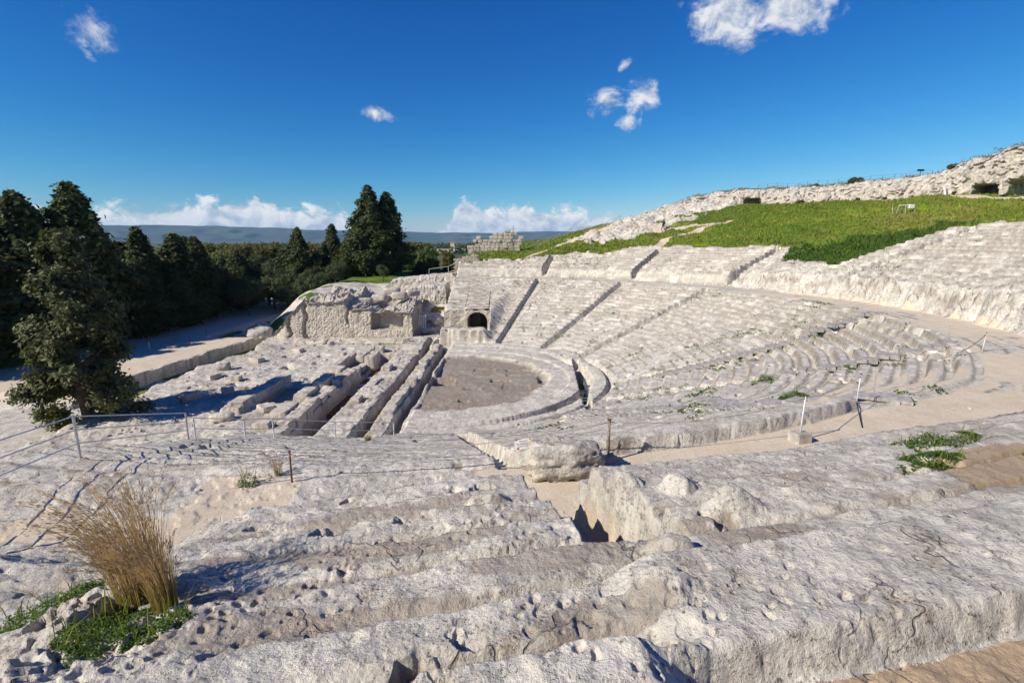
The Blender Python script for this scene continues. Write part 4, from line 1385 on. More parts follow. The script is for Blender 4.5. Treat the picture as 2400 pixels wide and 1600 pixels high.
def crown_mesh(name, kind, seed, h, rad, nclump, nleaf, leaf, z0=0.0, clump=0.45):
    rng = np.random.default_rng(seed)
    cs, ns, sz = [], [], []
    if kind == 'cone':                      # cypress: flame with ragged upswept tiers
        prof_z = [0.0, 0.06, 0.2, 0.45, 0.7, 0.88, 1.0]
        prof_r = [0.35, 0.75, 1.0, 0.86, 0.56, 0.27, 0.02]
        lob = rng.uniform(0, 6.28, 5)
        for i in range(nclump):
            t = rng.beta(1.05, 1.25)
            ph = rng.uniform(0, 2 * math.pi)
            wob = 1 + 0.22 * math.sin(3 * ph + lob[0] + 9 * t) + 0.16 * math.sin(5 * ph + lob[1] - 17 * t) + 0.10 * math.sin(31 * t + lob[2])
            rr = np.interp(t, prof_z, prof_r) * rad * wob * rng.uniform(0.45, 1.0) ** 0.5
            cs.append((rr * math.cos(ph), rr * math.sin(ph), z0 + t * h))
            ns.append((math.cos(ph), math.sin(ph), 0.45))
            sz.append(clump * (1.1 - 0.55 * t))
    elif kind == 'lumpy':                   # broad conifer built from drooping boughs
        boughs = []
        for k in range(64):
            t = rng.uniform(0.0, 0.97)
            ph = k * 2.399 + rng.uniform(-.4, .4)
            ext = np.interp(t, [0, 0.12, 0.3, 0.55, 0.8, 1.0], [1.0, 0.98, 0.82, 0.60, 0.42, 0.10]) * rad * rng.uniform(0.7, 1.12)
            boughs.append((t, ph, ext, rng.uniform(0.5, 1.0)))
        for i in range(nclump):
            t, ph, ext, w = boughs[rng.integers(len(boughs))]
            q = rng.uniform(0.25, 1.0) ** 0.6
            a = ph + rng.normal(0, 0.16)
            rr = ext * q
            cs.append((rr * math.cos(a), rr * math.sin(a), z0 + t * h + 0.10 * h * q * 0.3 + rng.normal(0, 0.28 * w)))
            ns.append((math.cos(a), math.sin(a), 0.6))
            sz.append(clump)
    else:                                    # round: lobes of foliage
        lobes = [(0, 0, 0.62, 0.62)]
        for k in range(9):
            a = k * 2.4 + rng.uniform(-.5, .5)
            lobes.append((0.55 * math.cos(a), 0.55 * math.sin(a), rng.uniform(0.28, 0.82), rng.uniform(0.30, 0.46)))
        for i in range(nclump):
            lx, ly, lz, lr = lobes[rng.integers(len(lobes))]
            d = rng.normal(0, 1, 3)
            d /= np.linalg.norm(d)
            q = rng.uniform(0.35, 1.0) ** 0.4 * lr
            cs.append(((lx + d[0] * q) * rad, (ly + d[1] * q) * rad, z0 + np.clip((lz + d[2] * q * 0.8), 0.02, 1.05) * h))
            ns.append(d)
            sz.append(clump)
    cs, ns, sz = np.array(cs), np.array(ns, dtype=float), np.array(sz)
    C = np.repeat(cs, nleaf, axis=0) + rng.normal(0, 1, (len(cs) * nleaf, 3)) * np.repeat(sz, nleaf)[:, None] * np.array((0.55, 0.55, 0.5))
    Nn = np.repeat(ns, nleaf, axis=0)
    V, F = leaf_quads(C, Nn, leaf, rng)
    return mesh_np(name, V, F, False)


def trunk_mesh(name, h, r0, seed, limbs=5, spread=1.5):
    rng = random.Random(seed)
    bm = bmesh.new()
    pts = [(rng.uniform(-.06, .06) * i, rng.uniform(-.06, .06) * i, -0.4 + (h + 0.4) * i / 6) for i in range(7)]
    bm_tube(bm, pts, [r0 * (1.25 - 1.05 * i / 6) for i in range(7)], 8)
    for k in range(limbs):
        a = k * 2.4 + rng.uniform(-.3, .3)
        zb = h * rng.uniform(0.25, 0.75)
        e = spread * rng.uniform(0.7, 1.1)
        p = [(0, 0, zb), (0.45 * e * math.cos(a), 0.45 * e * math.sin(a), zb + 0.3 * e), (e * math.cos(a), e * math.sin(a), zb + 0.75 * e)]
        bm_tube(bm, p, [r0 * 0.45, r0 * 0.3, r0 * 0.1], 6)
    me = bpy.data.meshes.new(name)
    bm.to_mesh(me)
    bm.free()
    me.materials.append(M['bark'])
    return me


# (crown mesh, trunk mesh) with unit height 10 m
PROTO = {}
for i in range(3):
    PROTO['cypress%d' % i] = (crown_mesh('crown', 'cone', 100 + i, 9.7, 2.1 - 0.2 * i, 520, 34, 0.19, 0.5, 0.44), trunk_mesh('trunk', 8.0, 0.22, i, 2, 0.6), 'cypress')
for i in range(3):
    PROTO['olive%d' % i] = (crown_mesh('crown', 'round', 200 + i, 7.0, 4.6, 440, 32, 0.20, 2.2, 0.52), trunk_mesh('trunk', 6.0, 0.26, 10 + i, 6, 2.2), 'olive')
for i in range(2):
    PROTO['broad%d' % i] = (crown_mesh('crown', 'round', 300 + i, 8.6, 4.4, 300, 22, 0.38, 1.2, 0.7), trunk_mesh('trunk', 7.0, 0.24, 20 + i, 5, 2.0), 'broad')
PROTO['green0'] = (crown_mesh('crown', 'round', 320, 8.6, 4.2, 300, 22, 0.34, 1.0, 0.6), trunk_mesh('trunk', 7.0, 0.2, 25, 5, 2.0), 'green')
for k, (cr, tr, mt) in PROTO.items():
    cr.materials.append(M[mt])


def tree(kind, name, x, y, h, wide, label, cat='tree', group=None, zz=None, rz=None):
    e = empty(name, (x, y, ground_z(x, y) if zz is None else zz), random.uniform(0, 6.28) if rz is None else rz)
    cr, tr, mt = PROTO[kind]
    for nm, me in (('crown', cr), ('trunk', tr)):
        o = link_mesh(nm, me, None, e)
        o.scale = (h / 10 * wide, h / 10 * wide, h / 10)
    tag(e, label, cat, group)
    return e


# the big dusty conifer at the left
e = empty('conifer_tree', (-26.4, 30.4, -1.1))
link_mesh('crown', crown_mesh('crown', 'lumpy', 9, 12.6, 3.9, 1500, 26, 0.16, -0.3, 0.36), M['conifer'], e)
link_mesh('trunk', trunk_mesh('trunk', 11.0, 0.32, 44, 8, 2.4), None, e)
tag(e, 'dusty olive-green conifer standing nearest, in front of the dark trees at left', 'tree')

tree('cypress0', 'cypress_tree', -45.2, 54.0, 16.3, 1.25, 'tallest dark cypress with a ragged pointed top at the left')
tree('cypress1', 'cypress_tree', -47.5, 50.5, 15.2, 1.35, 'broad blunt dark cypress directly left of the tallest one')
tree('cypress2', 'cypress_tree', -47.2, 45.0, 11.6, 1.6, 'dark cypress second from the left frame edge')
tree('cypress1', 'cypress_tree', -47.0, 41.5, 11.0, 1.6, 'dark bushy cypress at the left frame edge')
tree('cypress2', 'cypress_tree', -45.6, 63.5, 12.2, 1.15, 'narrow dark cypress just right of the tallest one')
tree('cypress0', 'cypress_tree', -44.2, 68.0, 11.4, 1.5, 'squat dark cypress behind the road, second right of the tallest')
tree('cypress1', 'cypress_tree', -43.6, 71.5, 11.0, 1.35, 'dark bushy cypress at the road bend')
tree('cypress0', 'cypress_tree', -43.5, 60.0, 8.5, 1.7, 'low dark cypress filling the shade behind the road')
tree('cypress2', 'cypress_tree', -49.0, 58.0, 10.0, 1.9, 'wide dark tree deep in the wood behind the tallest cypress')
tree('cypress2', 'cypress_tree', -26.5, 15.0, 10.5, 1.7, 'dark cypress just outside the left frame edge by the railing')
tree('cypress1', 'cypress_tree', -19.5, 7.6, 8.5, 2.1, 'wide low cypress outside the frame, nearest the railing')
tree('cypress2', 'cypress_tree', -21.5, 12.2, 9.0, 2.0, 'wide cypress outside the frame between railing and wood')
tree('cypress0', 'cypress_tree', -24.6, 9.5, 11.0, 1.7, 'broad dark cypress outside the frame left of the viewpoint')
tree('cypress1', 'cypress_tree', -37.2, 90.5, 12.4, 1.05, 'slim tiered cypress rising alone above the olive trees')
tree('cypress2', 'cypress_tree', -32.2, 93.5, 13.2, 1.0, 'smaller cypress left of the twin cypresses')
tree('cypress0', 'cypress_tree', -25.3, 93.0, 15.0, 1.2, 'taller of the twin dark cypresses at centre')
tree('cypress1', 'cypress_tree', -22.6, 95.0, 14.2, 1.25, 'right-hand and shorter of the twin dark cypresses at centre')
for (kd, x, y, h, w, lab) in (('cypress1', -48.5, 64.0, 10.5, 1.7, 'dark tree behind the narrow cypress in the continuous belt'), ('cypress2', -46.8, 73.5, 10.2, 1.8, 'dark dense tree closing the belt behind the road bend'),
                            ('cypress0', -50.5, 80.0, 11.0, 1.8, 'dark dense tree behind the olive grove at its left'), ('cypress1', -44.0, 82.5, 8.6, 1.9, 'broad dark tree in the middle of the olive grove'),
                            ('cypress2', -40.0, 91.0, 9.0, 1.9, 'broad dark tree left of the slim tiered cypress'), ('cypress0', -34.5, 91.5, 8.2, 1.8, 'broad dark tree between slim and smaller cypress'),
                            ('cypress1', -42.8, 65.5, 7.2, 1.8, 'low dark bush-like cypress at the road edge'), ('cypress2', -28.8, 91.5, 7.6, 1.7, 'low dark tree tucked left of the twin cypresses')):
    tree(kd, 'cypress_tree', x, y, h, w, lab)
OL = 'grey-green olive tree '
for k, (x, y, h, w, lab) in enumerate(((-42.6, 77.0, 7.4, 0.85, OL + 'nearest the road bend with a visible trunk'), (-40.6, 85.5, 7.6, 0.85, OL + 'with a pale trunk on the green verge'),
                             (-36.0, 87.5, 7.0, 0.9, OL + 'below the slim tiered cypress'), (-33.0, 86.0, 6.2, 0.95, OL + 'at the right end of the grove by the outcrop'),
                             (-46.5, 82.0, 8.2, 0.9, OL + 'behind the road bend in the second row'), (-44.0, 92.0, 8.6, 0.9, OL + 'in the middle of the grove'),
                             (-49.0, 88.0, 9.0, 0.9, OL + 'deep in the grove left of the middle'), (-39.0, 98.0, 9.0, 0.9, OL + 'behind the slim tiered cypress'),
                             (-30.0, 99.0, 8.5, 0.9, OL + 'behind the twin cypresses at their left'), (-52.0, 74.0, 9.2, 1.0, OL + 'in dark shade behind the squat cypress'),
                             (-29.5, 89.0, 5.0, 0.8, OL + 'small and low beneath the smaller cypress'),
                             (-38.6, 74.5, 6.0, 0.95, OL + 'standing at the road edge before the verge'), (-45.0, 70.0, 7.0, 1.0, OL + 'filling the gap between the two bushy dark cypresses'), (-47.5, 77.5, 8.0, 1.0, OL + 'left of the road bend behind the nearest olive'),
                             (-37.5, 80.5, 6.2, 1.0, OL + 'low at the verge left of the carved outcrop'), (-34.0, 79.0, 6.4, 1.0, OL + 'rounded, close behind the left end of the outcrop'))):
    tree('olive%d' % (k % 3), 'olive_tree', x, y, h, w, lab, 'tree', 'olive trees of the grove')
rnd = random.Random(21)
for k in range(46):
    y = rnd.uniform(118, 205)
    x = -y * rnd.uniform(0.17, 0.62)
    tree(('broad0', 'broad1', 'olive1', 'green0')[k % 4], 'woodland_tree', x, y, rnd.uniform(9.0, 11.8), rnd.uniform(0.9, 1.3),
         ('yellowish broadleaf tree in the distant wood behind the olive grove', 'rusty yellow broadleaf tree in the distant wood', 'grey-green round tree in the distant wood', 'fresh green broadleaf tree in the distant wood')[k % 4],
         'tree', ('yellowish trees of the distant wood', 'rusty trees of the distant wood', 'grey-green trees of the distant wood', 'green trees of the distant wood')[k % 4], -2.0)
tree('green0', 'tree', -17.2, 104.0, 8.6, 0.8, 'light green leafy tree right of the twin cypresses', zz=1.0)
tree('broad0', 'tree', -13.6, 112.0, 7.4, 0.6, 'small reddish brown tree right of the light green one', zz=1.0)
tree('cypress2', 'shrub', -12.6, 101.0, 3.9, 2.6, 'round dark shrub below the light-walled buildings', 'shrub', zz=2.3)
tree('cypress1', 'shrub', -17.4, 97.5, 4.0, 2.2, 'dark shrub under the light green tree', 'shrub', zz=3.0)
tree('green0', 'shrub', -9.6, 106.0, 4.6, 0.9, 'green shrub left of the masonry ruin', 'shrub', zz=1.5)
tree('olive0', 'shrub', -21.0, 84.0, 2.8, 0.9, 'low green shrub on the bank left of the rock bank', 'shrub')
tree('olive1', 'shrub', -27.5, 80.0, 3.2, 1.0, 'low rounded shrub behind the carved outcrop', 'shrub')
# ---------------------------------------------------------------- plain, hills, buildings, haze
def mat_plainland():
    m, t, b = new_mat('plain_land')
    pos = t.node('ShaderNodeNewGeometry').outputs['Position']
    n = t.noise(pos, 0.004, 5.0, 0.6)
    n2 = t.noise(pos, 0.05, 4.0, 0.6)
    c = t.mix(t.sm(n, 0.4, 0.6), (0.045, 0.07, 0.02), (0.12, 0.11, 0.06))
    c = t.mix(t.m('MULTIPLY', t.sm(n2, 0.5, 0.7), 0.6), c, (0.03, 0.045, 0.016))
    t.put(b.inputs['Base Color'], c)
    return m


def mat_hills():
    m, t, b = new_mat('wooded_hills')
    pos = t.node('ShaderNodeNewGeometry').outputs['Position']
    n = t.noise(pos, 0.0016, 6.0, 0.62)
    n2 = t.noise(pos, 0.012, 4.0, 0.7)
    c = t.mix(t.sm(n, 0.4, 0.62), (0.02, 0.035, 0.025), (0.06, 0.065, 0.05))
    c = t.mix(t.m('MULTIPLY', t.sm(n2, 0.66, 0.72), 0.7), c, (0.4, 0.38, 0.34))
    t.put(b.inputs['Base Color'], c)
    return m


M['plain'] = mat_plainland()
M['hills'] = mat_hills()
na_, nr_ = 260, 60
aa = np.linspace(0, 2 * math.pi, na_)
rr_ = np.geomspace(120.0, 16000.0, nr_)
A_, Q_ = np.meshgrid(aa, rr_, indexing='ij')
PX, PY = Q_ * np.sin(A_), Q_ * np.cos(A_)
PZ = -3.6 - 6.0 * sst(200, 1500, Q_) + 0.5 * fbm(PX, PY, 300.0, 3, 0.5, 80) * sst(180, 500, Q_)
PZ = np.where(Q_ < 180, -5.5, PZ)
o = link_mesh('plain', mesh_np('plain', np.stack([PX.ravel(), PY.ravel(), PZ.ravel()], 1), grid_faces(na_, nr_)[:, ::-1], True), M['plain'])
tag(o, 'flat green plain stretching to the hills', None, None, 'structure')
aa = np.linspace(R(-75), R(75), 360)
hv = np.linspace(0, 1, 26)
A_, V_ = np.meshgrid(aa, hv, indexing='ij')
crest = np.interp(np.degrees(A_), [-75, -40, -30, -24, -16, -8, -2, 3, 12, 75], [215, 225, 235, 215, 165, 150, 140, 175, 160, 160]) + 14 * fbm(A_ * 400, A_ * 0, 22, 5, 0.55, 81)
HQ = 7600 + 2600 * V_ + 300 * fbm(A_ * 300, V_ * 40, 9, 3, 0.5, 82)
HZ = -12 + (crest + 12) * sst(0.0, 0.85, V_) * (1 + 0.10 * fbm(A_ * 300, V_ * 30, 6, 3, 0.5, 83) * (1 - V_))
o = link_mesh('hills', mesh_np('hills', np.stack([(HQ * np.sin(A_)).ravel(), (HQ * np.cos(A_)).ravel(), HZ.ravel()], 1), grid_faces(360, 26)[:, ::-1], True), M['hills'])
tag(o, 'long blue hills on the horizon', None, None, 'structure')

# dark tree belts on the plain: a far wood that reads as one mass
rng = np.random.default_rng(5)
C, Nn = [], []
for k in range(900):
    y = rng.uniform(560, 1500)
    x = y * rng.uniform(-0.62, 0.06)
    if abs(y - 700) < 45 and -0.14 < x / y < 0.0:
        y += 130
    h = rng.uniform(7, 13)
    n = 16
    d = rng.normal(0, 1, (n, 3))
    C.append(np.array((x, y, -8 + h * 0.5)) + d * np.array((h * 0.32, h * 0.32, h * 0.26)))
    Nn.append(d)
V, F = leaf_quads(np.concatenate(C), np.concatenate(Nn), 2.6, rng, 0.3, 0.8)
o = link_mesh('far_woodland', mesh_np('far_woodland', V, F, False), M['cypress'])
tag(o, 'dark tree belts on the far plain', None, None, 'stuff')

# buildings on the plain
M['render_wall'] = mat_plain('pale_render', (0.62, 0.52, 0.42), 0.9, 0.08, 0.2)
M['white_wall'] = mat_plain('white_render', (0.72, 0.70, 0.66), 0.9, 0.08, 0.2)
M['roof'] = mat_plain('tile_roof', (0.28, 0.17, 0.12), 0.9, 0.2, 0.5)
M['dark'] = mat_plain('dark_opening', (0.03, 0.03, 0.035), 0.5, 0.2, 1.0)


def building(name, x, y, w, d, h, wallm, label, zb=-7.0, windows=6, roof='flat'):
    e = empty(name, (x, y, zb))
    bm = bmesh.new()
    bm_box(bm, (0, 0, h / 2), (w, d, h))
    from_bm('wall', bm, wallm, e)
    bm = bmesh.new()
    if roof == 'flat':
        bm_box(bm, (0, 0, h + 0.2), (w + 0.5, d + 0.5, 0.4))
    else:
        vs = [bm.verts.new(c) for c in ((-w / 2 - .4, -d / 2 - .4, h), (w / 2 + .4, -d / 2 - .4, h), (w / 2 + .4, d / 2 + .4, h), (-w / 2 - .4, d / 2 + .4, h), (-w / 2 - .4, 0, h + d * .3), (w / 2 + .4, 0, h + d * .3))]
        for f in ((0, 1, 5, 4), (2, 3, 4, 5), (0, 4, 3), (1, 2, 5), (3, 2, 1, 0)):
            bm.faces.new([vs[i] for i in f])
    from_bm('roof', bm, M['roof'] if roof != 'flat' else wallm, e)
    for i in range(windows):
        bm = bmesh.new()
        bm_box(bm, (-w / 2 + w * (i + .5) / windows, -d / 2 - 0.02, h * 0.55), (w / windows * 0.3, 0.12, h * 0.22))
        from_bm('window', bm, M['dark'], e)
    tag(e, label, 'building')
    return e


building('perimeter_hall', -57.0, 706, 26.5, 6, 7.2, M['render_wall'], 'long pale windowless hall beside the masonry ruin', -8.0, 0)
building('perimeter_hall', -92.5, 712, 22.0, 6, 7.0, M['render_wall'], 'long pale hall left of the white vans on the plain', -8.0, 0)
building('low_shed', -78.0, 735, 8.0, 6, 5.5, M['white_wall'], 'small white shed between the two long pale halls', -8.0, 3)
building('house', -84.5, 740, 6.0, 6, 15.0, M['render_wall'], 'narrow pinkish tower house rising behind the pale halls', -8.0, 2, 'gable')
building('house', -140.0, 720, 18.0, 8, 6.0, M['white_wall'], 'white house right of the twin cypresses at the plain', -8.0, 4, 'gable')

# haze: one even body of air round everything
bm = bmesh.new()
bm_box(bm, (0, 0, 140), (36000, 36000, 320))
hz = bpy.data.materials.new('haze')
hz.use_nodes = True
t = NT(hz.node_tree)
t.n.clear()
out = t.node('ShaderNodeOutputMaterial')
pv = t.node('ShaderNodeVolumePrincipled')
pv.inputs['Color'].default_value = (0.42, 0.70, 1.0, 1.0)
pv.inputs['Density'].default_value = 4.5e-5
pv.inputs['Anisotropy'].default_value = 0.0
t.l.new(pv.outputs[0], out.inputs['Volume'])
hz.cycles.homogeneous_volume = True if hasattr(hz.cycles, 'homogeneous_volume') else False
o = from_bm('haze', bm, hz)
tag(o, 'thin blue air haze', None, None, 'stuff')
# ---------------------------------------------------------------- railings, ropes, stairs, walls, people
M['galv'] = mat_plain('galvanised_steel', (0.55, 0.57, 0.58), 0.45, 0.12, 9.0, 0.6, 0.4)
M['white_metal'] = mat_plain('white_painted_metal', (0.66, 0.66, 0.64), 0.5, 0.1, 9.0, 0.0, 0.4)
M['wood'] = mat_plain('weathered_wood', (0.26, 0.20, 0.155), 0.9, 0.3, 14.0, bump=0.4)
M['greywood'] = mat_plain('grey_boards', (0.36, 0.335, 0.31), 0.9, 0.22, 5.0, bump=0.3)
M['rope'] = mat_plain('hemp_rope', (0.46, 0.40, 0.32), 0.95, 0.2, 30.0)
M['concrete'] = mat_plain('concrete', (0.44, 0.40, 0.35), 0.95, 0.2, 5.0, bump=0.5)
M['black'] = mat_plain('black_rubber', (0.02, 0.02, 0.022), 0.6, 0.2, 5.0)
M['rusty'] = mat_plain('rusted_iron', (0.19, 0.115, 0.08), 0.85, 0.35, 12.0, 0.2)


def part_bm(name, bm, mat, parent, smooth=False):
    o = from_bm(name, bm, mat, parent, None, smooth)
    if parent is not None:
        o.matrix_parent_inverse = parent.matrix_basis.inverted()
    return o


def bar_part(name, a, b, rad, mat, parent, seg=8):
    bm = bmesh.new()
    bm_bar(bm, a, b, rad, seg)
    return part_bm(name, bm, mat, parent, False)


def sag_rope(name, a, b, sag, label, rad=0.011, mat='rope'):
    bm = bmesh.new()
    pts = []
    for i in range(13):
        t_ = i / 12
        p = Vector(a).lerp(Vector(b), t_)
        p.z -= sag * 4 * t_ * (1 - t_)
        pts.append(p)
    bm_tube(bm, pts, rad, 5)
    o = from_bm(name, bm, M[mat], None, None, True)
    tag(o, label, 'rope')
    return o


# ---- galvanised railing at the left edge of the near wing
def railing(name, pts, hts, heights, label, mat, rpost=0.024, rrail=0.015, cat='railing', group=None):
    e = empty(name, (pts[0][0], pts[0][1], ground_z(*pts[0])))
    tops = []
    for (x, y), h in zip(pts, hts):
        z = ground_z(x, y)
        bar_part('post', (x, y, z - 0.15), (x, y, z + h), rpost, mat, e)
        tops.append((x, y, z, h))
    for a, b in zip(tops[:-1], tops[1:]):
        for q in heights:
            bar_part('rail', (a[0], a[1], a[2] + a[3] * q), (b[0], b[1], b[2] + b[3] * q), rrail, mat, e)
    tag(e, label, cat, group)
    return e


railing('metal_railing', [(-9.2, 6.6), (-10.05, 11.17), (-11.56, 17.28)], [1.05, 1.02, 1.0], [0.36, 0.68, 1.0], 'three-bar grey metal railing above the drop in the left foreground', M['galv'], 0.03)
railing('metal_railing', [(-11.45, 17.5), (-10.3, 18.7), (-9.64, 19.6), (-7.77, 21.3), (-5.7, 23.4)], [0.8] * 5, [0.5, 1.0], 'two-bar white metal railing running past the near trench ends', M['white_metal'], 0.028)

# ---- rope barrier along the walkway
zp = lambda x, y: ground_z(x, y)


def thin_post(x, y, h, rad, mat, label, block=None, lean=0.0):
    z = zp(x, y)
    e = empty('barrier_post', (x, y, z))
    zb = z
    if block:
        bm = bmesh.new()
        bm_box(bm, (x, y, z + block[2] / 2 - 0.02), block, Matrix.Rotation(0.25, 3, 'Z'))
        bmesh.ops.bevel(bm, geom=bm.edges[:], offset=0.02, segments=2, affect='EDGES')
        part_bm('base_block', bm, M['concrete'], e)
        zb = z + block[2] - 0.03
    bm = bmesh.new()
    bm_tube(bm, [(x, y, zb - 0.1), (x + lean * 0.4, y, zb + h * 0.5), (x + lean, y, zb + h)], [rad, rad * 0.95, rad * 0.9], 8)
    part_bm('pole', bm, M[mat], e, True)
    bar_part('cap', (x + lean, y, zb + h), (x + lean, y, zb + h + 0.04), rad * 1.35, M['rusty'], e)
    tag(e, label, 'post')
    return Vector((x + lean, y, zb + h - 0.04))


tA = thin_post(-4.57, 9.87, 0.66, 0.022, 'rusty', 'thin rusty iron post by the left sand patch', None, 0.0)
tB = thin_post(2.16, 10.80, 0.80, 0.034, 'wood', 'weathered round wooden post on a stone base right of the boulder', (0.34, 0.26, 0.2), 0.0)
tC = thin_post(7.11, 11.95, 0.92, 0.018, 'white_metal', 'white metal post set in a concrete block on the sandy walkway', (0.42, 0.36, 0.26), 0.03)
tD = thin_post(10.36, 14.75, 0.84, 0.018, 'white_metal', 'white metal post with a black cap at the stair landing', None, 0.02)
tE = thin_post(20.95, 22.3, 0.85, 0.02, 'white_metal', 'white metal post at the right end of the rounded seat rows', None, 0.05)
tL = Vector((-11.5, 7.2, zp(-11.5, 7.2) + 0.55))
sag_rope('rope', tL, tA, 0.15, 'pale rope running left from the thin rusty post', 0.008)
sag_rope('rope', tA, tB, 0.20, 'long sagging rope carrying the white warning sign')
sag_rope('rope', tB, tC, 0.22, 'sagging rope between the wooden post and the concrete-block post')
sag_rope('rope', tC, tD, 0.10, 'rope between the two white posts on the walkway')
sag_rope('cable', (10.36, 14.75, zp(10.4, 14.8) + 0.02), (9.3, 12.9, zp(9.3, 12.9) + 0.03), 0.01, 'black cable trailing over the sand beside the landing', 0.014, 'black')
sag_rope('cable', tE, (19.2, 21.6, zp(19.2, 21.6) + 0.05), 0.12, 'black cable drooping from the post at the rounded rows', 0.012, 'black')

# ---- the sign on the rope
sg = empty('warning_sign', (0.0, 10.5, 6.3))
ps = tA.lerp(tB, 0.715)
ps.z -= 0.20 * 4 * 0.715 * 0.285
sg.location = (ps.x, ps.y, ps.z)
sg.rotation_euler = (R(-8), R(-5), R(3))
tag(sg, 'small white warning sign with printed text hanging from the rope', 'sign')
M['sign'] = mat_plain('sign_white', (0.74, 0.73, 0.70), 0.5, 0.06, 8.0)
M['signtext'] = mat_plain('sign_print', (0.10, 0.10, 0.12), 0.6, 0.1, 8.0)
M['signred'] = mat_plain('sign_red', (0.50, 0.08, 0.05), 0.6, 0.2, 8.0)
M['signyel'] = mat_plain('sign_yellow', (0.60, 0.36, 0.06), 0.6, 0.2, 8.0)
bm = bmesh.new()
bm_box(bm, (0, 0, -0.125), (0.40, 0.008, 0.23))
from_bm('panel', bm, M['sign'], sg)
for i, (tx, sz, zz) in enumerate((('VIETATO', 0.046, -0.085), ('OLTREPASSARE', 0.046, -0.140), ('QUESTO LIMITE', 0.036, -0.190))):
    cu = bpy.data.curves.new('text', 'FONT')
    cu.body = tx
    cu.size = sz
    cu.align_x = 'CENTER'
    cu.extrude = 0.0008
    tmp = bpy.data.objects.new('text', cu)
    col.objects.link(tmp)
    dg = bpy.context.evaluated_depsgraph_get()
    me = bpy.data.meshes.new_from_object(tmp.evaluated_get(dg))
    bpy.data.objects.remove(tmp)
    o = link_mesh('lettering', me, None, sg)
    me.materials.clear()
    me.materials.append(M['signtext'])
    o.rotation_euler = (R(90), 0, 0)
    o.location = (0, -0.006, zz)
for (x, z, r_, mt) in ((0.15, -0.035, 0.028, 'signyel'), (-0.15, -0.030, 0.018, 'signred'), (-0.13, -0.225, 0.028, 'signred'), (0.12, -0.215, 0.034, 'signred')):
    bm = bmesh.new()
    bmesh.ops.create_circle(bm, cap_ends=True, segments=14, radius=r_, matrix=Matrix.Translation((x, -0.0065, z)) @ Matrix.Rotation(R(90), 4, 'X'))
    from_bm('printed_mark', bm, M[mt], sg)
for x in (-0.17, 0.17):
    bm = bmesh.new()
    bm_bar(bm, (x, 0, -0.02), (x, 0, 0.012), 0.004, 5)
    from_bm('tie', bm, M['rope'], sg)

# ---- modern board stairs laid over the ancient ones, with their handrails
def polar(r, th, z=0.0):
    return (OX + r * math.cos(R(th)), OY + r * math.sin(R(th)), z)


def board_stair(name, th0, th1, r0, r1, label, w=0.85, n=None):
    e = empty(name, polar(r0, th0, 0.0))
    n = n or int((r1 - r0) / 0.42)
    zz = 0.0
    ax = []
    za, zb = [ground_z(*polar(r, th)[:2]) for r, th in ((r0, th0), (r1, th1))]
    for i in range(n):
        f = (i + .5) / n
        r, th = r0 + (r1 - r0) * f, th0 + (th1 - th0) * f
        p = polar(r, th)
        off = [ground_z(*polar(r + q_, th + d)[:2]) for d in (-0.9, 0.0, 0.9) for q_ in (-0.15, 0.15)]
        z = max(np.interp(f, [0, 1], [za, zb]), max(off) - 0.02) + 0.10
        bm = bmesh.new()
        bm_box(bm, (p[0], p[1], z - 0.10), (0.44, w, 0.20), Matrix.Rotation(R(th), 3, 'Z'))
        part_bm('step', bm, M['greywood'], e)
        ax.append((p[0], p[1], z))
    tag(e, label, 'stairs')
    return e, ax


def hand_rail(name, ax, side, every, h, label, mat='white_metal', rails=(1.0,), th=0.0, rad=0.012):
    e = empty(name, ax[0])
    nx, ny = -math.sin(R(th)) * side, math.cos(R(th)) * side
    tops = []
    for (x, y, z) in ax[::every] + ([ax[-1]] if (len(ax) - 1) % every else []):
        bar_part('post', (x + nx, y + ny, z - 0.3), (x + nx, y + ny, z + h), rad, M[mat], e, 6)
        tops.append((x + nx, y + ny, z))
    for a, b in zip(tops[:-1], tops[1:]):
        for q in rails:
            bar_part('rail', (a[0], a[1], a[2] + h * q), (b[0], b[1], b[2] + h * q), rad * 0.8, M[mat], e, 6)
    tag(e, label, 'handrail')
    return e


e4, a4 = board_stair('board_stair', -17.0, -14.5, 16.0, 24.3, 'grey board stair climbing the lower rows at the right')
e4b, a4b = board_stair('board_stair', -13.5, -9.0, 25.2, 31.0, 'steep grey board stair reaching up to the walkway at right')
e5, a5 = board_stair('board_stair', -34.0, -30.5, 22.5, 30.6, 'grey board stair between the rounded seat rows')
e6, a6 = board_stair('board_stair', -55.0, -54.5, 23.5, 29.9, 'broad grey board stair at the near landing', 1.0)
e6b, a6b = board_stair('board_stair', -52.0, -53.0, 14.0, 21.5, 'narrow grey board stair low on the near wing', 0.6)
hand_rail('handrail', a4b, 0.5, 4, 0.9, 'thin metal handrail on the left of the steep board stair', 'galv', (1.0, 0.55), -11)
hand_rail('handrail', a4b, -0.5, 4, 0.9, 'thin metal handrail on the right of the steep board stair', 'galv', (1.0,), -11)
hand_rail('handrail', a4, 0.5, 5, 0.9, 'thin handrail beside the lower right board stair', 'galv', (1.0,), -16)
hand_rail('handrail', a6, 0.62, 4, 0.8, 'white handrail on the far side of the near landing stair', 'galv', (1.0, 0.5), -55)
hand_rail('handrail', a6b, 0.5, 4, 0.8, 'white handrail on the far side of the narrow near stair', 'galv', (1.0, 0.5), -52)
hand_rail('handrail', a6b, -0.5, 4, 0.8, 'white handrail on the near side of the narrow near stair', 'galv', (1.0,), -52)
hand_rail('handrail', a5, 0.5, 5, 0.7, 'thin handrail beside the stair between rounded rows', 'galv', (1.0,), -32)
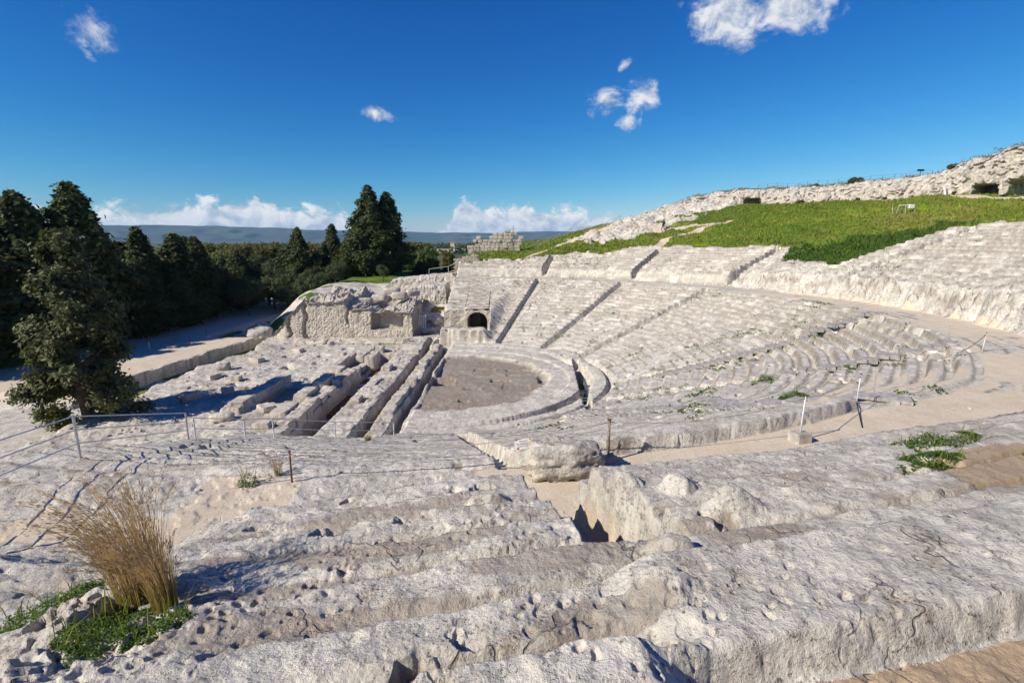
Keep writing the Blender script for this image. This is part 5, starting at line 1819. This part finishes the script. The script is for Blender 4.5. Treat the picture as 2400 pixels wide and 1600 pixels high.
for th_, lab in ((28.5, 'thin rope handrail along the long right-hand far stairway'), (50.5, 'thin rope handrail along the middle far stairway')):
    ax = []
    for r in np.arange(13.6, 29.2, 1.9):
        p = polar(r, th_)
        ax.append((p[0], p[1], ground_z(p[0], p[1])))
    hand_rail('handrail', ax, -0.4, 1, 0.85, lab, 'galv', (1.0,), th_, 0.012)
for i, (x, y, sx, sy, rz, lab) in enumerate(((8.87, 21.2, 1.7, 0.75, -0.35, 'grey board landing lying below the near stair'), (11.6, 15.4, 1.5, 0.6, -0.55, 'grey board landing at the edge of the sandy walkway'))):
    bm = bmesh.new()
    for k in range(5):
        bm_box(bm, (0, -sy / 2 + sy * (k + .5) / 5, 0), (sx, sy / 5 * 0.94, 0.10))
    o = from_bm('board_landing', bm, M['greywood'])
    o.location = (x, y, max(ground_z(x + dx_, y + dy_) for dx_ in (-.6, 0, .6) for dy_ in (-.4, 0, .4)) + 0.07)
    o.rotation_euler = (0, 0, rz)
    tag(o, lab, 'platform', None)

# ---- markers beside the road
for i, (x, y, lab) in enumerate(((-35.9, 47.0, 'nearest thin white marker post by the sandy path'), (-36.4, 50.3, 'second thin white marker post by the road'), (-33.6, 52.4, 'marker post on a dark stone base near the path end'),
                                 (-34.4, 56.7, 'tall marker post farthest along the road'))):
    z = ground_z(x, y)
    e = empty('marker_post', (x, y, z))
    bar_part('pole', (x, y, z), (x, y, z + 0.95), 0.03, M['white_metal' if i < 2 else 'rusty'], e, 6)
    bm = bmesh.new()
    bm_box(bm, (x, y, z + 0.08), (0.5, 0.4, 0.22))
    bmesh.ops.bevel(bm, geom=bm.edges[:], offset=0.06, segments=1, affect='EDGES')
    part_bm('base_stone', bm, M['concrete'], e)
    tag(e, lab, 'post')
o = stone_block('stone_slab', (-34.6, 50.9, ground_z(-34.6, 50.9) + 0.1), (0.8, 0.5, 0.3), 0.2)
tag(o, 'dark flat stone lying on the sandy path between marker posts', 'stone')

# ---- lattice panel leaning in the gully
e = empty('lattice_panel', (-10.2, 57.2, 0.7))
for i in range(4):
    bm = bmesh.new()
    bm_box(bm, (-0.42 + 0.28 * i, 0, 1.15), (0.07, 0.05, 1.7))
    from_bm('upright', bm, M['sign'], e)
for j in range(7):
    bm = bmesh.new()
    bm_box(bm, (0, 0.012, 0.34 + 0.27 * j), (0.92, 0.04, 0.09))
    from_bm('crossbar', bm, M['sign'], e)
bm = bmesh.new()
bm_box(bm, (0, 0, 0.15), (0.2, 0.05, 0.4))
from_bm('foot', bm, M['sign'], e)
e.rotation_euler = (R(-6), 0, R(-20))
tag(e, 'white lattice panel standing at the mouth of the shaded gully', 'panel')

# ---- ruined masonry wall on the far shoulder
ruin = empty('masonry_ruin', (-3.4, 90.0, 8.8))
tag(ruin, 'ruined wall of squared weathered blocks standing on the far shoulder', 'ruin')
rnd = random.Random(31)
ruin_mat = mat_rock('ruin_stone', 0.55, 0.8, 0.08)
rm = []
for m_ in blk_meshes[:4]:
    c_ = m_.copy()
    c_.materials.clear()
    c_.materials.append(ruin_mat)
    rm.append(c_)
top = lambda x: np.interp(x, [-6.6, -5.6, -5.5, -4.7, -4.6, -3.0, -2.9, -1.0, -0.9, 0.6, 1.5, 2.3], [10.0, 10.2, 11.6, 11.6, 11.3, 11.3, 12.0, 12.1, 12.6, 12.6, 12.5, 11.6])
zc_ = 7.6
row = 0
while zc_ < 12.7:
    hgt = rnd.uniform(0.48, 0.62)
    x = -6.6 + rnd.uniform(-.3, .2)
    while x < 2.3:
        w = rnd.uniform(0.6, 1.15)
        if zc_ + hgt * 0.6 < top(x + w / 2) + rnd.uniform(-.2, .25) and rnd.random() > 0.03:
            o = bpy.data.objects.new('block', rnd.choice(rm))
            col.objects.link(o)
            o.parent = ruin
            o.location = (x + w / 2 + 2.4, rnd.uniform(-.12, .12), zc_ + hgt / 2 - 8.8)
            o.scale = (w * 0.98, 1.0, hgt * 0.98)
            o.rotation_euler = (0, rnd.uniform(-.03, .03), rnd.uniform(-.06, .06))
        x += w
    zc_ += hgt
    row += 1

# ---- brick retaining wall and timber ramp below it
M['brickish'] = mat_plain('reddish_rubble', (0.40, 0.29, 0.225), 0.95, 0.25, 2.5, bump=0.6)
bw = empty('brick_wall', (-7.2, 77.0, 6.0))
tag(bw, 'short reddish masonry retaining wall at the left end of the green slope', 'wall')
rnd = random.Random(8)
for j in range(9):
    z = 6.35 + j * 0.28
    x = -8.7 + (0.2 if j % 2 else 0)
    xr = -5.2
    while x < xr:
        w = rnd.uniform(0.4, 0.75)
        if z < 7.9 + (x + 8.7) * 0.18 + 0.25:
            o = bpy.data.objects.new('brick', rnd.choice(blk_meshes).copy() if False else rm[rnd.randrange(4)])
            col.objects.link(o)
            o.parent = bw
            o.location = (x + w / 2 + 7.2, rnd.uniform(-.04, .04), z + 0.14 - 6.0)
            o.scale = (w * 0.97, 0.5, 0.275)
        x += w
bm = bmesh.new()
bm_box(bm, (1.1 - 0.3, 0.2, 1.3), (0.25, 0.7, 3.9), Matrix.Rotation(R(22), 3, 'Y'))
from_bm('coping', bm, M['concrete'], bw)
rp = empty('timber_ramp', (-7.6, 75.5, 6.0))
tag(rp, 'weathered timber ramp with handrail in front of the reddish wall', 'ramp')
for k, (a, b, r_) in enumerate((((-9.2, 74.6, 6.35), (-5.4, 75.2, 8.0), 0.08), ((-9.2, 75.6, 6.35), (-5.4, 76.2, 8.0), 0.08))):
    bar_part('beam', a, b, r_, M['wood'], rp, 6)
for k in range(10):
    f = (k + .5) / 10
    bm = bmesh.new()
    bm_box(bm, (-9.2 + 3.8 * f, 75.4, 6.45 + 1.62 * f), (0.34, 1.1, 0.05), Matrix.Rotation(-0.4, 3, 'Y'))
    part_bm('plank', bm, M['greywood'], rp)
for f in (0.0, 0.33, 0.66, 1.0):
    bar_part('post', (-9.2 + 3.8 * f, 74.7, 6.2 + 1.6 * f), (-9.2 + 3.8 * f, 74.7, 7.35 + 1.6 * f), 0.05, M['greywood'], rp, 6)
bar_part('rail', (-9.2, 74.7, 7.3), (-5.4, 74.7, 8.9), 0.045, M['greywood'], rp, 6)
bar_part('rail', (-12.0, 74.7, 6.9), (-9.2, 74.7, 7.3), 0.045, M['greywood'], rp, 6)
bar_part('post', (-12.0, 74.7, 5.4), (-12.0, 74.7, 6.95), 0.05, M['greywood'], rp, 6)

# ---- wooden fences on the skyline and by the ruin
def fence(name, pts, h, label, rails=(0.5, 0.95), mat='greywood', rad=0.045, cross=False, dz=0.0):
    e = empty(name, (*pts[0], ground_z(*pts[0])))
    tops = []
    for (x, y) in pts:
        z = ground_z(x, y) + dz
        bar_part('post', (x, y, z - 0.2), (x, y, z + h), rad, M[mat], e, 6)
        tops.append((x, y, z))
    for a, b in zip(tops[:-1], tops[1:]):
        for q in rails:
            bar_part('rail', (a[0], a[1], a[2] + h * q), (b[0], b[1], b[2] + h * q), rad * 0.7, M[mat], e, 5)
        if cross:
            bar_part('brace', (a[0], a[1], a[2] + h * 0.1), (b[0], b[1], b[2] + h * 0.95), rad * 0.6, M[mat], e, 5)
    tag(e, label, 'fence')
    return e


fence('wooden_fence', [polar(56 + 0.6 * k, 82.0 - 2.0 * k)[:2] for k in range(9)], 1.1, 'thin wooden fence following the green skyline above the ruin', cross=True)
fence('wooden_fence', [(-8.0, 79.5), (-7.0, 81.0), (-6.0, 82.5), (-5.0, 84.0)], 1.0, 'short cross-braced fence beside the masonry ruin', cross=True)
M['wire'] = mat_plain('dark_wire', (0.10, 0.12, 0.13), 0.6, 0.1, 3.0)


def cliff_top(th, back):
    """height of the cliff sheet a little behind its brow"""
    i = int(np.clip(np.interp(-th, -tt, np.arange(nu)), 0, nu - 1))
    j = int(np.clip((face + (1 - face) * back / 14.0) * (nv - 1), 0, nv - 1))
    return (XC[i, j], YC[i, j], ZC[i, j])


e = empty('wire_fence', cliff_top(38, 5))
pp = [cliff_top(t_, 5.0) for t_ in np.arange(31.5, 50.0, 1.15)]
for p_ in pp:
    bar_part('post', (p_[0], p_[1], p_[2] - 0.3), (p_[0], p_[1], p_[2] + 1.35), 0.035, M['wire'], e, 5)
for a, b in zip(pp[:-1], pp[1:]):
    for q in (0.5, 0.9, 1.3):
        bar_part('wire', (a[0], a[1], a[2] + q), (b[0], b[1], b[2] + q), 0.012, M['wire'], e, 4)
tag(e, 'thin dark wire fence along the cliff top', 'fence')
p_ = cliff_top(31.6, 1.5)
e = empty('floodlight', p_)
bar_part('pole', (p_[0], p_[1], p_[2] - 0.3), (p_[0], p_[1], p_[2] + 1.0), 0.04, M['wire'], e, 6)
for k in (-0.32, 0.0, 0.32):
    bm = bmesh.new()
    bm_box(bm, (p_[0] + k, p_[1], p_[2] + 1.15), (0.28, 0.2, 0.26))
    part_bm('lamp_housing', bm, M['black'], e)
tag(e, 'dark triple floodlight on a pole at the cliff top', 'floodlight')

# ---- trestle in the meadow
z = ground_z(48.6, 65.0)
e = empty('trestle', (48.6, 65.0, z))
bar_part('beam', (47.6, 65.0, z + 0.95), (49.5, 65.0, z + 1.0), 0.05, M['sign'], e, 6)
for x0, x1 in ((47.2, 47.65), (48.35, 48.4), (49.45, 49.5), (46.8, 46.8)):
    bar_part('leg', (x0, 64.8, z - 0.1), (x1, 65.0, z + 0.95), 0.04, M['greywood'], e, 6)
bm = bmesh.new()
bm_box(bm, (49.1, 65.0, z + 0.85), (0.55, 0.4, 0.45))
part_bm('meter_box', bm, M['sign'], e)
tag(e, 'small pale trestle with a white box standing in the meadow', 'trestle')
# white slab at a cliff niche
xx = OX + 73.0 * math.cos(R(27.3)), OY + 73.0 * math.sin(R(27.3))
bm = bmesh.new()
bm_box(bm, (0, 0, 0.6), (0.75, 0.2, 1.2))
bmesh.ops.bevel(bm, geom=bm.edges[:], offset=0.06, segments=2, affect='EDGES')
o = from_bm('white_slab', bm, M['sign'])
o.location = (xx[0], xx[1], ground_z(*xx))
o.rotation_euler = (R(-12), 0, R(40))
tag(o, 'white slab leaning at a small niche in the cliff', 'slab')

# ---- person walking on the hill path
def person(x, y, heading, label):
    z = ground_z(x, y)
    e = empty('person', (x, y, z), heading)
    me = bpy.data.meshes.new('body')
    J = [(0, 0, 0.95), (0, 0.02, 1.15), (0, 0.03, 1.40), (0, 0.05, 1.50), (0, 0.08, 1.62), (0, 0.09, 1.72),
         (0.10, 0.02, 0.90), (0.11, 0.18, 0.50), (0.11, 0.24, 0.08), (0.11, 0.40, 0.04),
         (-0.10, 0.0, 0.90), (-0.11, -0.02, 0.50), (-0.11, -0.24, 0.12), (-0.11, -0.10, 0.04),
         (0.20, 0.02, 1.38), (0.25, -0.08, 1.12), (0.24, 0.02, 0.88), (0.24, 0.08, 0.78),
         (-0.20, 0.02, 1.38), (-0.25, 0.08, 1.12), (-0.24, 0.26, 0.94), (-0.24, 0.34, 0.90)]
    E_ = [(0, 1), (1, 2), (2, 3), (3, 4), (4, 5), (0, 6), (6, 7), (7, 8), (8, 9), (0, 10), (10, 11), (11, 12), (12, 13),
          (2, 14), (14, 15), (15, 16), (16, 17), (2, 18), (18, 19), (19, 20), (20, 21)]
    rad = [.15, .14, .15, .06, .095, .07, .10, .07, .05, .04, .10, .07, .05, .04, .07, .05, .04, .035, .07, .05, .04, .035]
    me.from_pydata(J, E_, [])
    body = link_mesh('body', me, None, e)
    sk = body.modifiers.new('skin', 'SKIN')
    for v, r_ in zip(me.skin_vertices[0].data, rad):
        v.radius = (r_, r_ * 0.9)
    me.skin_vertices[0].data[0].use_root = True
    body.modifiers.new('sub', 'SUBSURF').levels = 1
    mt, t, b = new_mat('dark_clothes')
    s_ = t.sep(t.node('ShaderNodeTexCoord').outputs['Object'])
    c = t.mix(t.m('GREATER_THAN', s_[2], 0.93), (0.025, 0.028, 0.04), (0.03, 0.03, 0.035))
    c = t.mix(t.m('GREATER_THAN', s_[2], 1.50), c, (0.42, 0.27, 0.2))
    t.put(b.inputs['Base Color'], c)
    me.materials.append(mt)
    bm = bmesh.new()
    bmesh.ops.create_uvsphere(bm, u_segments=14, v_segments=10, radius=0.115, matrix=Matrix.Translation((0, 0.06, 1.70)) @ Matrix.Diagonal((0.92, 1.0, 0.85, 1)))
    from_bm('hair', bm, M['black'], e, None, True)
    bm = bmesh.new()
    bm_box(bm, (0, -0.19, 1.22), (0.32, 0.18, 0.46))
    bmesh.ops.bevel(bm, geom=bm.edges[:], offset=0.06, segments=2, affect='EDGES')
    from_bm('backpack', bm, M['black'], e, None, True)
    tag(e, label, 'person')


person(24.16, 83.79, R(115), 'person in dark clothes with a backpack walking the hill path')

# ---- far lattice pylon
e = empty('pylon', (1.5, 620.0, -6.0))
hgt = 34.0
for sx in (-1, 1):
    for sy in (-1, 1):
        bar_part('leg', (1.5 + sx * 2.2, 620 + sy * 2.2, -6), (1.5 + sx * 0.35, 620 + sy * 0.35, -6 + hgt), 0.12, M['wire'], e, 5)
for k in range(7):
    f = k / 7
    w0, w1 = 2.2 - 1.85 * f, 2.2 - 1.85 * (f + 1 / 7)
    for s_ in (-1, 1):
        bar_part('brace', (1.5 - s_ * w0, 620 - w0, -6 + hgt * f), (1.5 + s_ * w1, 620 - w1, -6 + hgt * (f + 1 / 7)), 0.08, M['wire'], e, 4)
for zq in (26.0, 30.0):
    bar_part('cross_arm', (-2.5, 620, -6 + zq), (5.5, 620, -6 + zq), 0.14, M['wire'], e, 5)
tag(e, 'thin lattice pylon on the plain behind the masonry ruin', 'pylon')
# ---------------------------------------------------------------- grasses and weeds
def mat_straw(name, c_low, c_high, z0, z1):
    m, t, b = new_mat(name)
    s = t.sep(t.node('ShaderNodeTexCoord').outputs['Object'])
    isl = t.node('ShaderNodeNewGeometry').outputs['Random Per Island']
    c = t.mix(t.sm(s[2], z0, z1), c_low, c_high)
    c = t.mix(t.m('MULTIPLY', isl, 0.5), c, tuple(x * 0.6 for x in c_high))
    t.put(b.inputs['Base Color'], c)
    tr = t.node('ShaderNodeBsdfTranslucent')
    t.put(tr.inputs['Color'], c)
    mx = t.node('ShaderNodeMixShader')
    mx.inputs[0].default_value = 0.45
    t.l.new(b.outputs[0], mx.inputs[1])
    t.l.new(tr.outputs[0], mx.inputs[2])
    out = [x for x in t.n if x.type == 'OUTPUT_MATERIAL'][0]
    t.l.new(mx.outputs[0], out.inputs['Surface'])
    return m


M['straw'] = mat_straw('dry_grass', (0.27, 0.25, 0.05), (0.68, 0.50, 0.24), 0.03, 0.38)
M['seed'] = mat_straw('seed_heads', (0.40, 0.27, 0.15), (0.42, 0.29, 0.17), 0.0, 1.0)
M['weed'] = mat_leaf('weed_leaves', (0.040, 0.085, 0.012), (0.085, 0.150, 0.022), 0.35, 0.15)
M['weed_dark'] = mat_leaf('dark_weed_leaves', (0.035, 0.085, 0.015), (0.070, 0.130, 0.025), 0.3, 0.1)
M['meadow'] = mat_leaf('meadow_blades', (0.115, 0.190, 0.015), (0.190, 0.215, 0.030), 0.35, 0.0)
M['drygrass'] = mat_leaf('dry_tufts', (0.16, 0.115, 0.045), (0.26, 0.19, 0.085), 0.3, 0.1)
M['flower'] = mat_plain('yellow_petals', (0.50, 0.44, 0.03), 0.7, 0.1, 3.0)


def blades(rng, n, spread, h0, h1, lean, wind, width, seg=6, base=0.08):
    """curved ribbons, two crossed strips each; returns verts, faces, tips"""
    V, F, tips = [], [], []
    for i in range(n):
        a = rng.uniform(0, 6.283)
        d = np.array((math.cos(a), math.sin(a), 0.0))
        b0 = d * base * math.sqrt(rng.uniform(0, 1)) * np.array((1, 0.8, 0))
        h = rng.uniform(h0, h1)
        out = d * spread * rng.uniform(0.1, 1.0) + wind * rng.uniform(0.5, 1.25)
        pts = []
        for k in range(seg + 1):
            t_ = k / seg
            pts.append(b0 + out * (t_ ** 1.8) * h + np.array((0, 0, h * (t_ - lean * t_ ** 3))))
        w = width * rng.uniform(0.7, 1.2)
        for ax in (np.array((1.0, 0.0, 0.0)), np.array((0.0, 1.0, 0.0))):
            st = len(V)
            for k, p in enumerate(pts):
                ww = w * (1 - 0.75 * k / seg)
                V.append(p - ax * ww)
                V.append(p + ax * ww)
            for k in range(seg):
                q = st + 2 * k
                F.append((q, q + 1, q + 3, q + 2))
        tips.append((pts[-3], pts[-2], pts[-1]))
    return V, F, tips


def grass_tuft(name, loc, n, h0, h1, spread, wind, label, base, seeds=True, mat='straw', width=0.0032, lean=0.25, sd=1):
    rng = np.random.default_rng(sd)
    e = empty(name, loc)
    V, F, tips = blades(rng, n, spread, h0, h1, lean, np.array(wind), width, 7, base)
    link_mesh('stems', mesh_np('stems', np.array(V), np.array(F), False), M[mat], e)
    if seeds:
        C, Nn = [], []
        for a, b, c in tips:
            if rng.random() < 0.75:
                for k in range(11):
                    t_ = rng.uniform(0, 1)
                    p = a + (b - a) * (t_ * 2) if t_ < .5 else b + (c - b) * (t_ * 2 - 1)
                    C.append(p + rng.normal(0, 0.006, 3))
                    Nn.append(c - a)
        C, Nn = np.array(C), np.array(Nn)
        Nn /= np.linalg.norm(Nn, axis=1, keepdims=True)
        side = np.cross(Nn, rng.normal(0, 1, Nn.shape))
        side /= np.linalg.norm(side, axis=1, keepdims=True)
        s = rng.uniform(0.007, 0.013, (len(C), 1))
        Vq = np.stack([C - Nn * s * 1.8, C + side * s * 0.35, C + Nn * s * 1.8 + side * s * 0.5, C - side * s * 0.35], axis=1).reshape(-1, 3)
        link_mesh('seed_heads', mesh_np('seed_heads', Vq, np.arange(len(Vq)).reshape(-1, 4), False), M['seed'], e)
    tag(e, label, 'grass')
    return e


zt1 = ground_z(-3.2, 3.9)
grass_tuft('dry_grass_tuft', (-3.22, 3.95, zt1 - 0.03), 430, 0.6, 1.6, 0.36, (-0.42, 0.10, 0.0), 'large dry golden grass tuft leaning left in the left foreground', 0.20, sd=3, lean=0.34)
grass_tuft('dry_grass_tuft', (-2.86, 3.72, ground_z(-2.86, 3.72) - 0.03), 170, 0.40, 0.95, 0.24, (-0.28, 0.05, 0.0), 'smaller dry grass tuft at the right foot of the large one', 0.10, sd=4, lean=0.3)
grass_tuft('dry_grass_tuft', (-5.0, 10.2, ground_z(-5.0, 10.2)), 60, 0.3, 0.62, 0.4, (-0.05, 0, 0), 'thin yellow grass tuft beside the thin rusty post', 0.08, sd=5)
grass_tuft('dry_grass_tuft', (-5.75, 19.3, ground_z(-5.75, 19.3)), 70, 0.2, 0.4, 0.6, (-0.05, 0, 0), 'small dry tuft on the rock behind the white railing', 0.10, False, sd=6, width=0.008)


def weed_patch(name, cx, cy, rx, ry, n, leaf, h, label, mat='weed', sd=1, rot=0.0, cat='plant', group=None):
    rng = np.random.default_rng(sd)
    e = empty(name, (cx, cy, ground_z(cx, cy)))
    a = rng.uniform(0, 6.283, n)
    q = np.sqrt(rng.uniform(0, 1, n))
    ux, uy = q * np.cos(a) * rx, q * np.sin(a) * ry
    wob = 0.75 + 0.5 * vn2(np.cos(a) * 2 + sd, np.sin(a) * 2 + 7)
    ux, uy = ux * wob, uy * wob
    x = cx + ux * math.cos(rot) - uy * math.sin(rot)
    y = cy + ux * math.sin(rot) + uy * math.cos(rot)
    keep = fbm(x, y, max(rx, ry) * 0.55, 3, 0.5, sd) > -0.35
    x, y, q = x[keep], y[keep], q[keep]
    z = terrain(x, y)[0] + rng.uniform(0.0, 1.0, len(x)) * h * (1.1 - q * q)
    C = np.stack([x, y, z], 1) - np.array((cx, cy, ground_z(cx, cy)))
    V, F = leaf_quads(C, np.tile(np.array((0, 0, 1.0)), (len(C), 1)), leaf, rng, 0.6, 0.6)
    link_mesh('leaves', mesh_np('leaves', V, F, False), M[mat], e)
    ns = max(10, n // 55)
    pick = rng.integers(0, len(C), ns)
    B = C[pick].copy()
    SV, SF = [], []
    for b0 in B:
        hh = h * rng.uniform(0.8, 2.2)
        d_ = rng.normal(0, 0.35, 2) * hh
        ax = rng.normal(0, 1, 2)
        ax = np.append(ax / np.linalg.norm(ax), 0) * leaf * 0.28
        tip = b0 + np.array((d_[0], d_[1], hh))
        mid_ = b0 + np.array((d_[0] * 0.35, d_[1] * 0.35, hh * 0.6))
        st_ = len(SV)
        SV += [b0 - ax, b0 + ax, mid_ + ax, mid_ - ax, tip]
        SF += [(st_, st_ + 1, st_ + 2), (st_, st_ + 2, st_ + 3), (st_ + 3, st_ + 2, st_ + 4)]
    link_mesh('sprigs', mesh_np('sprigs', np.array(SV), np.array(SF), False), M['meadow'], e)["kind"] = 'stuff'
    tag(e, label, cat, group)
    return e


weed_patch('weed_patch', -2.95, 3.36, 0.42, 0.30, 5200, 0.013, 0.10, 'bright green clover patch below the dry grass tufts', 'weed', 1, 0.2)
weed_patch('weed_patch', -4.35, 4.25, 0.55, 0.40, 4200, 0.014, 0.12, 'leafy green weeds among rocks at the left frame edge', 'weed', 2, 0.3)
weed_patch('weed_patch', -3.2, 3.6, 0.10, 0.10, 500, 0.02, 0.16, 'small spiky green plant above the clover patch', 'weed_dark', 12)
weed_patch('weed_patch', 7.3, 8.3, 0.95, 0.30, 2600, 0.022, 0.10, 'green weeds filling a seat gutter at the right', 'weed', 3, 0.3)
weed_patch('weed_patch', 6.1, 6.95, 0.62, 0.22, 2400, 0.020, 0.09, 'green weeds along the upper edge of the bare brown earth', 'weed', 4, 0.4)
weed_patch('weed_patch', 6.6, 5.75, 0.70, 0.20, 2200, 0.020, 0.09, 'green weeds along the lower edge of the bare brown earth', 'weed', 5, 0.3)
weed_patch('weed_patch', 7.3, 6.6, 0.30, 0.12, 600, 0.022, 0.07, 'small green rosette in the middle of the brown earth', 'weed_dark', 6)
weed_patch('weed_patch', -5.42, 9.75, 0.22, 0.16, 500, 0.022, 0.28, 'small upright weed on the left sand patch', 'weed', 7)
weed_patch('weed_patch', 11.2, 19.6, 0.8, 0.5, 1800, 0.035, 0.18, 'bright green weeds beside the near stair landing', 'weed', 8, 0.6)
weed_patch('weed_patch', 13.5, 26.4, 0.9, 0.6, 1500, 0.04, 0.2, 'bright green bush at the foot of the rounded rows', 'weed', 9, 0.6)

# small weeds rooted in the cracks all over the seats: nobody could count them
rng = np.random.default_rng(17)
n = 5200
r_ = np.sqrt(rng.uniform(13.2 ** 2, 46.0 ** 2, n))
th_ = rng.uniform(-72, 95, n)
x_, y_ = OX + r_ * np.cos(np.radians(th_)), OY + r_ * np.sin(np.radians(th_))
m_ = fbm(x_, y_, 3.0, 3, 0.55, 61)
dc = np.hypot(x_, y_)
zt_, _, gr_, _, _, rg_ = terrain(x_, y_)
brk_ = (th_ < 30) & (r_ > 35) & (r_ < 41)
keep = ((m_ > 0.33) | ((m_ > 0.22) & brk_)) & (dc > 15) & (gr_ < 0.4) & (rg_ >= 700)
x_, y_, zt_ = x_[keep], y_[keep], zt_[keep]
C = np.stack([x_, y_, zt_], 1)
C = np.repeat(C, 16, axis=0)
C = C + rng.normal(0, 1, C.shape) * np.array((0.16, 0.16, 0.04))
C[:, 2] = terrain(C[:, 0], C[:, 1])[0] + rng.uniform(0.0, 0.12, len(C))
V, F = leaf_quads(C, np.tile(np.array((0, 0, 1.0)), (len(C), 1)), 0.065, rng, 0.3, 0.6)
tag(link_mesh('crevice_weeds', mesh_np('crevice_weeds', V, F, False), M['weed']), 'small weeds rooted in cracks of the seats', None, None, 'stuff')

# ---- meadow grass on the slope: blades too many to count
def meadow(name, n, th0, th1, r0, r1, h0, h1, w, mat, lab, sd, cond=None):
    rng = np.random.default_rng(sd)
    r_ = np.sqrt(rng.uniform(r0 ** 2, r1 ** 2, n))
    th_ = rng.uniform(th0, th1, n)
    x_, y_ = OX + r_ * np.cos(np.radians(th_)), OY + r_ * np.sin(np.radians(th_))
    z_, s_, g_, _, _, rg = terrain(x_, y_)
    keep = (g_ > 0.55) & (rg == 2)
    if cond is not None:
        keep &= cond(x_, y_, r_, th_, rng)
    x_, y_, z_ = x_[keep], y_[keep], z_[keep]
    k = len(x_)
    a = rng.uniform(0, 6.283, k)
    d = np.stack([np.cos(a), np.sin(a), np.zeros(k)], 1) * (w * rng.uniform(0.6, 1.3, (k, 1)))
    hh = rng.uniform(h0, h1, k)
    top_ = np.stack([x_ + rng.normal(0, 0.3, k) * hh, y_ + rng.normal(0, 0.3, k) * hh, z_ + hh], 1)
    P = np.stack([x_, y_, z_ - 0.03], 1)
    V = np.stack([P - d, P + d, top_], 1).reshape(-1, 3)
    F = np.arange(len(V)).reshape(-1, 3)
    tag(link_mesh(name, mesh_np(name, V, F, False), M[mat]), lab, None, None, 'stuff')


meadow('meadow_grass', 70000, -8, 92, 34, 74, 0.12, 0.32, 0.10, 'meadow', 'green meadow grass on the slope', 1)
meadow('dry_meadow_grass', 14000, -8, 92, 34, 76, 0.15, 0.42, 0.06, 'drygrass', 'dry straw tufts among the meadow grass', 2, lambda x, y, r, th, g: (fbm(x, y, 7.0, 3, 0.55, 63) > 0.22) | ((r - r_out(th) < 2.5) & (g.random(len(x)) < 0.5)))
meadow('broadleaf_weeds', 22000, 9, 29, 35, 56, 0.2, 0.45, 0.14, 'weed', 'lush green weeds in the hollow of the slope', 3, lambda x, y, r, th, g: (fbm(x, y, 3.0, 4, 0.6, 64) > 0.2 * (np.abs(th - 18.5) - 6.0) + g.uniform(-.4, .4, len(x)) + 0.12 * (r - 46)))
meadow('meadow_flowers', 1100, 5, 45, 36, 70, 0.2, 0.32, 0.05, 'flower', 'yellow flowers scattered over the meadow', 4, lambda x, y, r, th, g: fbm(x, y, 6.0, 3, 0.55, 65) > 0.22)

# grass and shrubs on the cliff top
rng = np.random.default_rng(23)
cs = []
for k in range(2600):
    p = cliff_top(rng.uniform(22, 60), rng.uniform(0.3, 9.0))
    cs.append((p[0] + rng.normal(0, .3), p[1] + rng.normal(0, .3), p[2]))
cs = np.repeat(np.array(cs), 5, axis=0) + rng.normal(0, 1, (13000, 3)) * np.array((0.35, 0.35, 0.12)) + np.array((0, 0, 0.2))
V, F = leaf_quads(cs, rng.normal(0, 1, cs.shape), 0.16, rng, 0.2, 0.4)
tag(link_mesh('cliff_top_grass', mesh_np('cliff_top_grass', V, F, False), M['drygrass']), 'dry grass along the cliff top', None, None, 'stuff')
for k, (th_, bk, s, lab) in enumerate(((28.3, 0.8, 1.1, 'dark shrub on the cliff edge beside the high right block'), (38.0, 2.0, 1.5, 'low dark shrub by the wire fence on the cliff'), (42.5, 2.0, 1.0, 'small shrub left along the cliff top'))):
    p = cliff_top(th_, bk)
    tree('olive%d' % (k % 3), 'shrub', p[0], p[1], s * 1.1, 1.6, lab, 'shrub', None, p[2] - 0.35)

# ---- loose gravel and chips on walkway, stage rock and seats: nobody could count them
rng = np.random.default_rng(77)
ico = bmesh.new()
bmesh.ops.create_icosphere(ico, subdivisions=1, radius=1.0)
iv = np.array([v.co[:] for v in ico.verts])
ifc = np.array([[v.index for v in f.verts] for f in ico.faces])
ico.free()
n1_, n2_, n3_ = 1500, 1100, 260
sx = np.concatenate([rng.uniform(-9, 16, n1_), rng.uniform(-26, -6.5, n2_), rng.uniform(-4.5, 5.5, n3_)])
sy = np.concatenate([rng.uniform(6, 17, n1_), rng.uniform(25, 56, n2_), rng.uniform(2.2, 9, n3_)])
size = np.concatenate([rng.uniform(0.008, 0.028, n1_) * (1 + 1.8 * (rng.random(n1_) > 0.95)), rng.uniform(0.04, 0.14, n2_), rng.uniform(0.003, 0.009, n3_)])
clump = fbm(sx, sy, 1.4, 3, 0.6, 66)
kp = clump > 0.0
sx, sy, size = sx[kp], sy[kp], size[kp]
sz_ = terrain(sx, sy)[0]
k = len(sx)
scl = size[:, None] * rng.uniform(0.6, 1.3, (k, 3)) * np.array((1.2, 1.0, 0.7))
a = rng.uniform(0, 6.283, k)
P = iv[None, :, :] * scl[:, None, :] * rng.uniform(0.8, 1.2, (k, len(iv), 1))
ca, sa = np.cos(a)[:, None], np.sin(a)[:, None]
V = np.stack([P[:, :, 0] * ca - P[:, :, 1] * sa + sx[:, None], P[:, :, 0] * sa + P[:, :, 1] * ca + sy[:, None], P[:, :, 2] + sz_[:, None] + size[:, None] * 0.25], axis=2).reshape(-1, 3)
F = (ifc[None, :, :] + (np.arange(k) * len(iv))[:, None, None]).reshape(-1, 3)
tag(link_mesh('loose_gravel', mesh_np('loose_gravel', V, F, False), M['rock']), 'loose stone chips on walkway and stage', None, None, 'stuff')
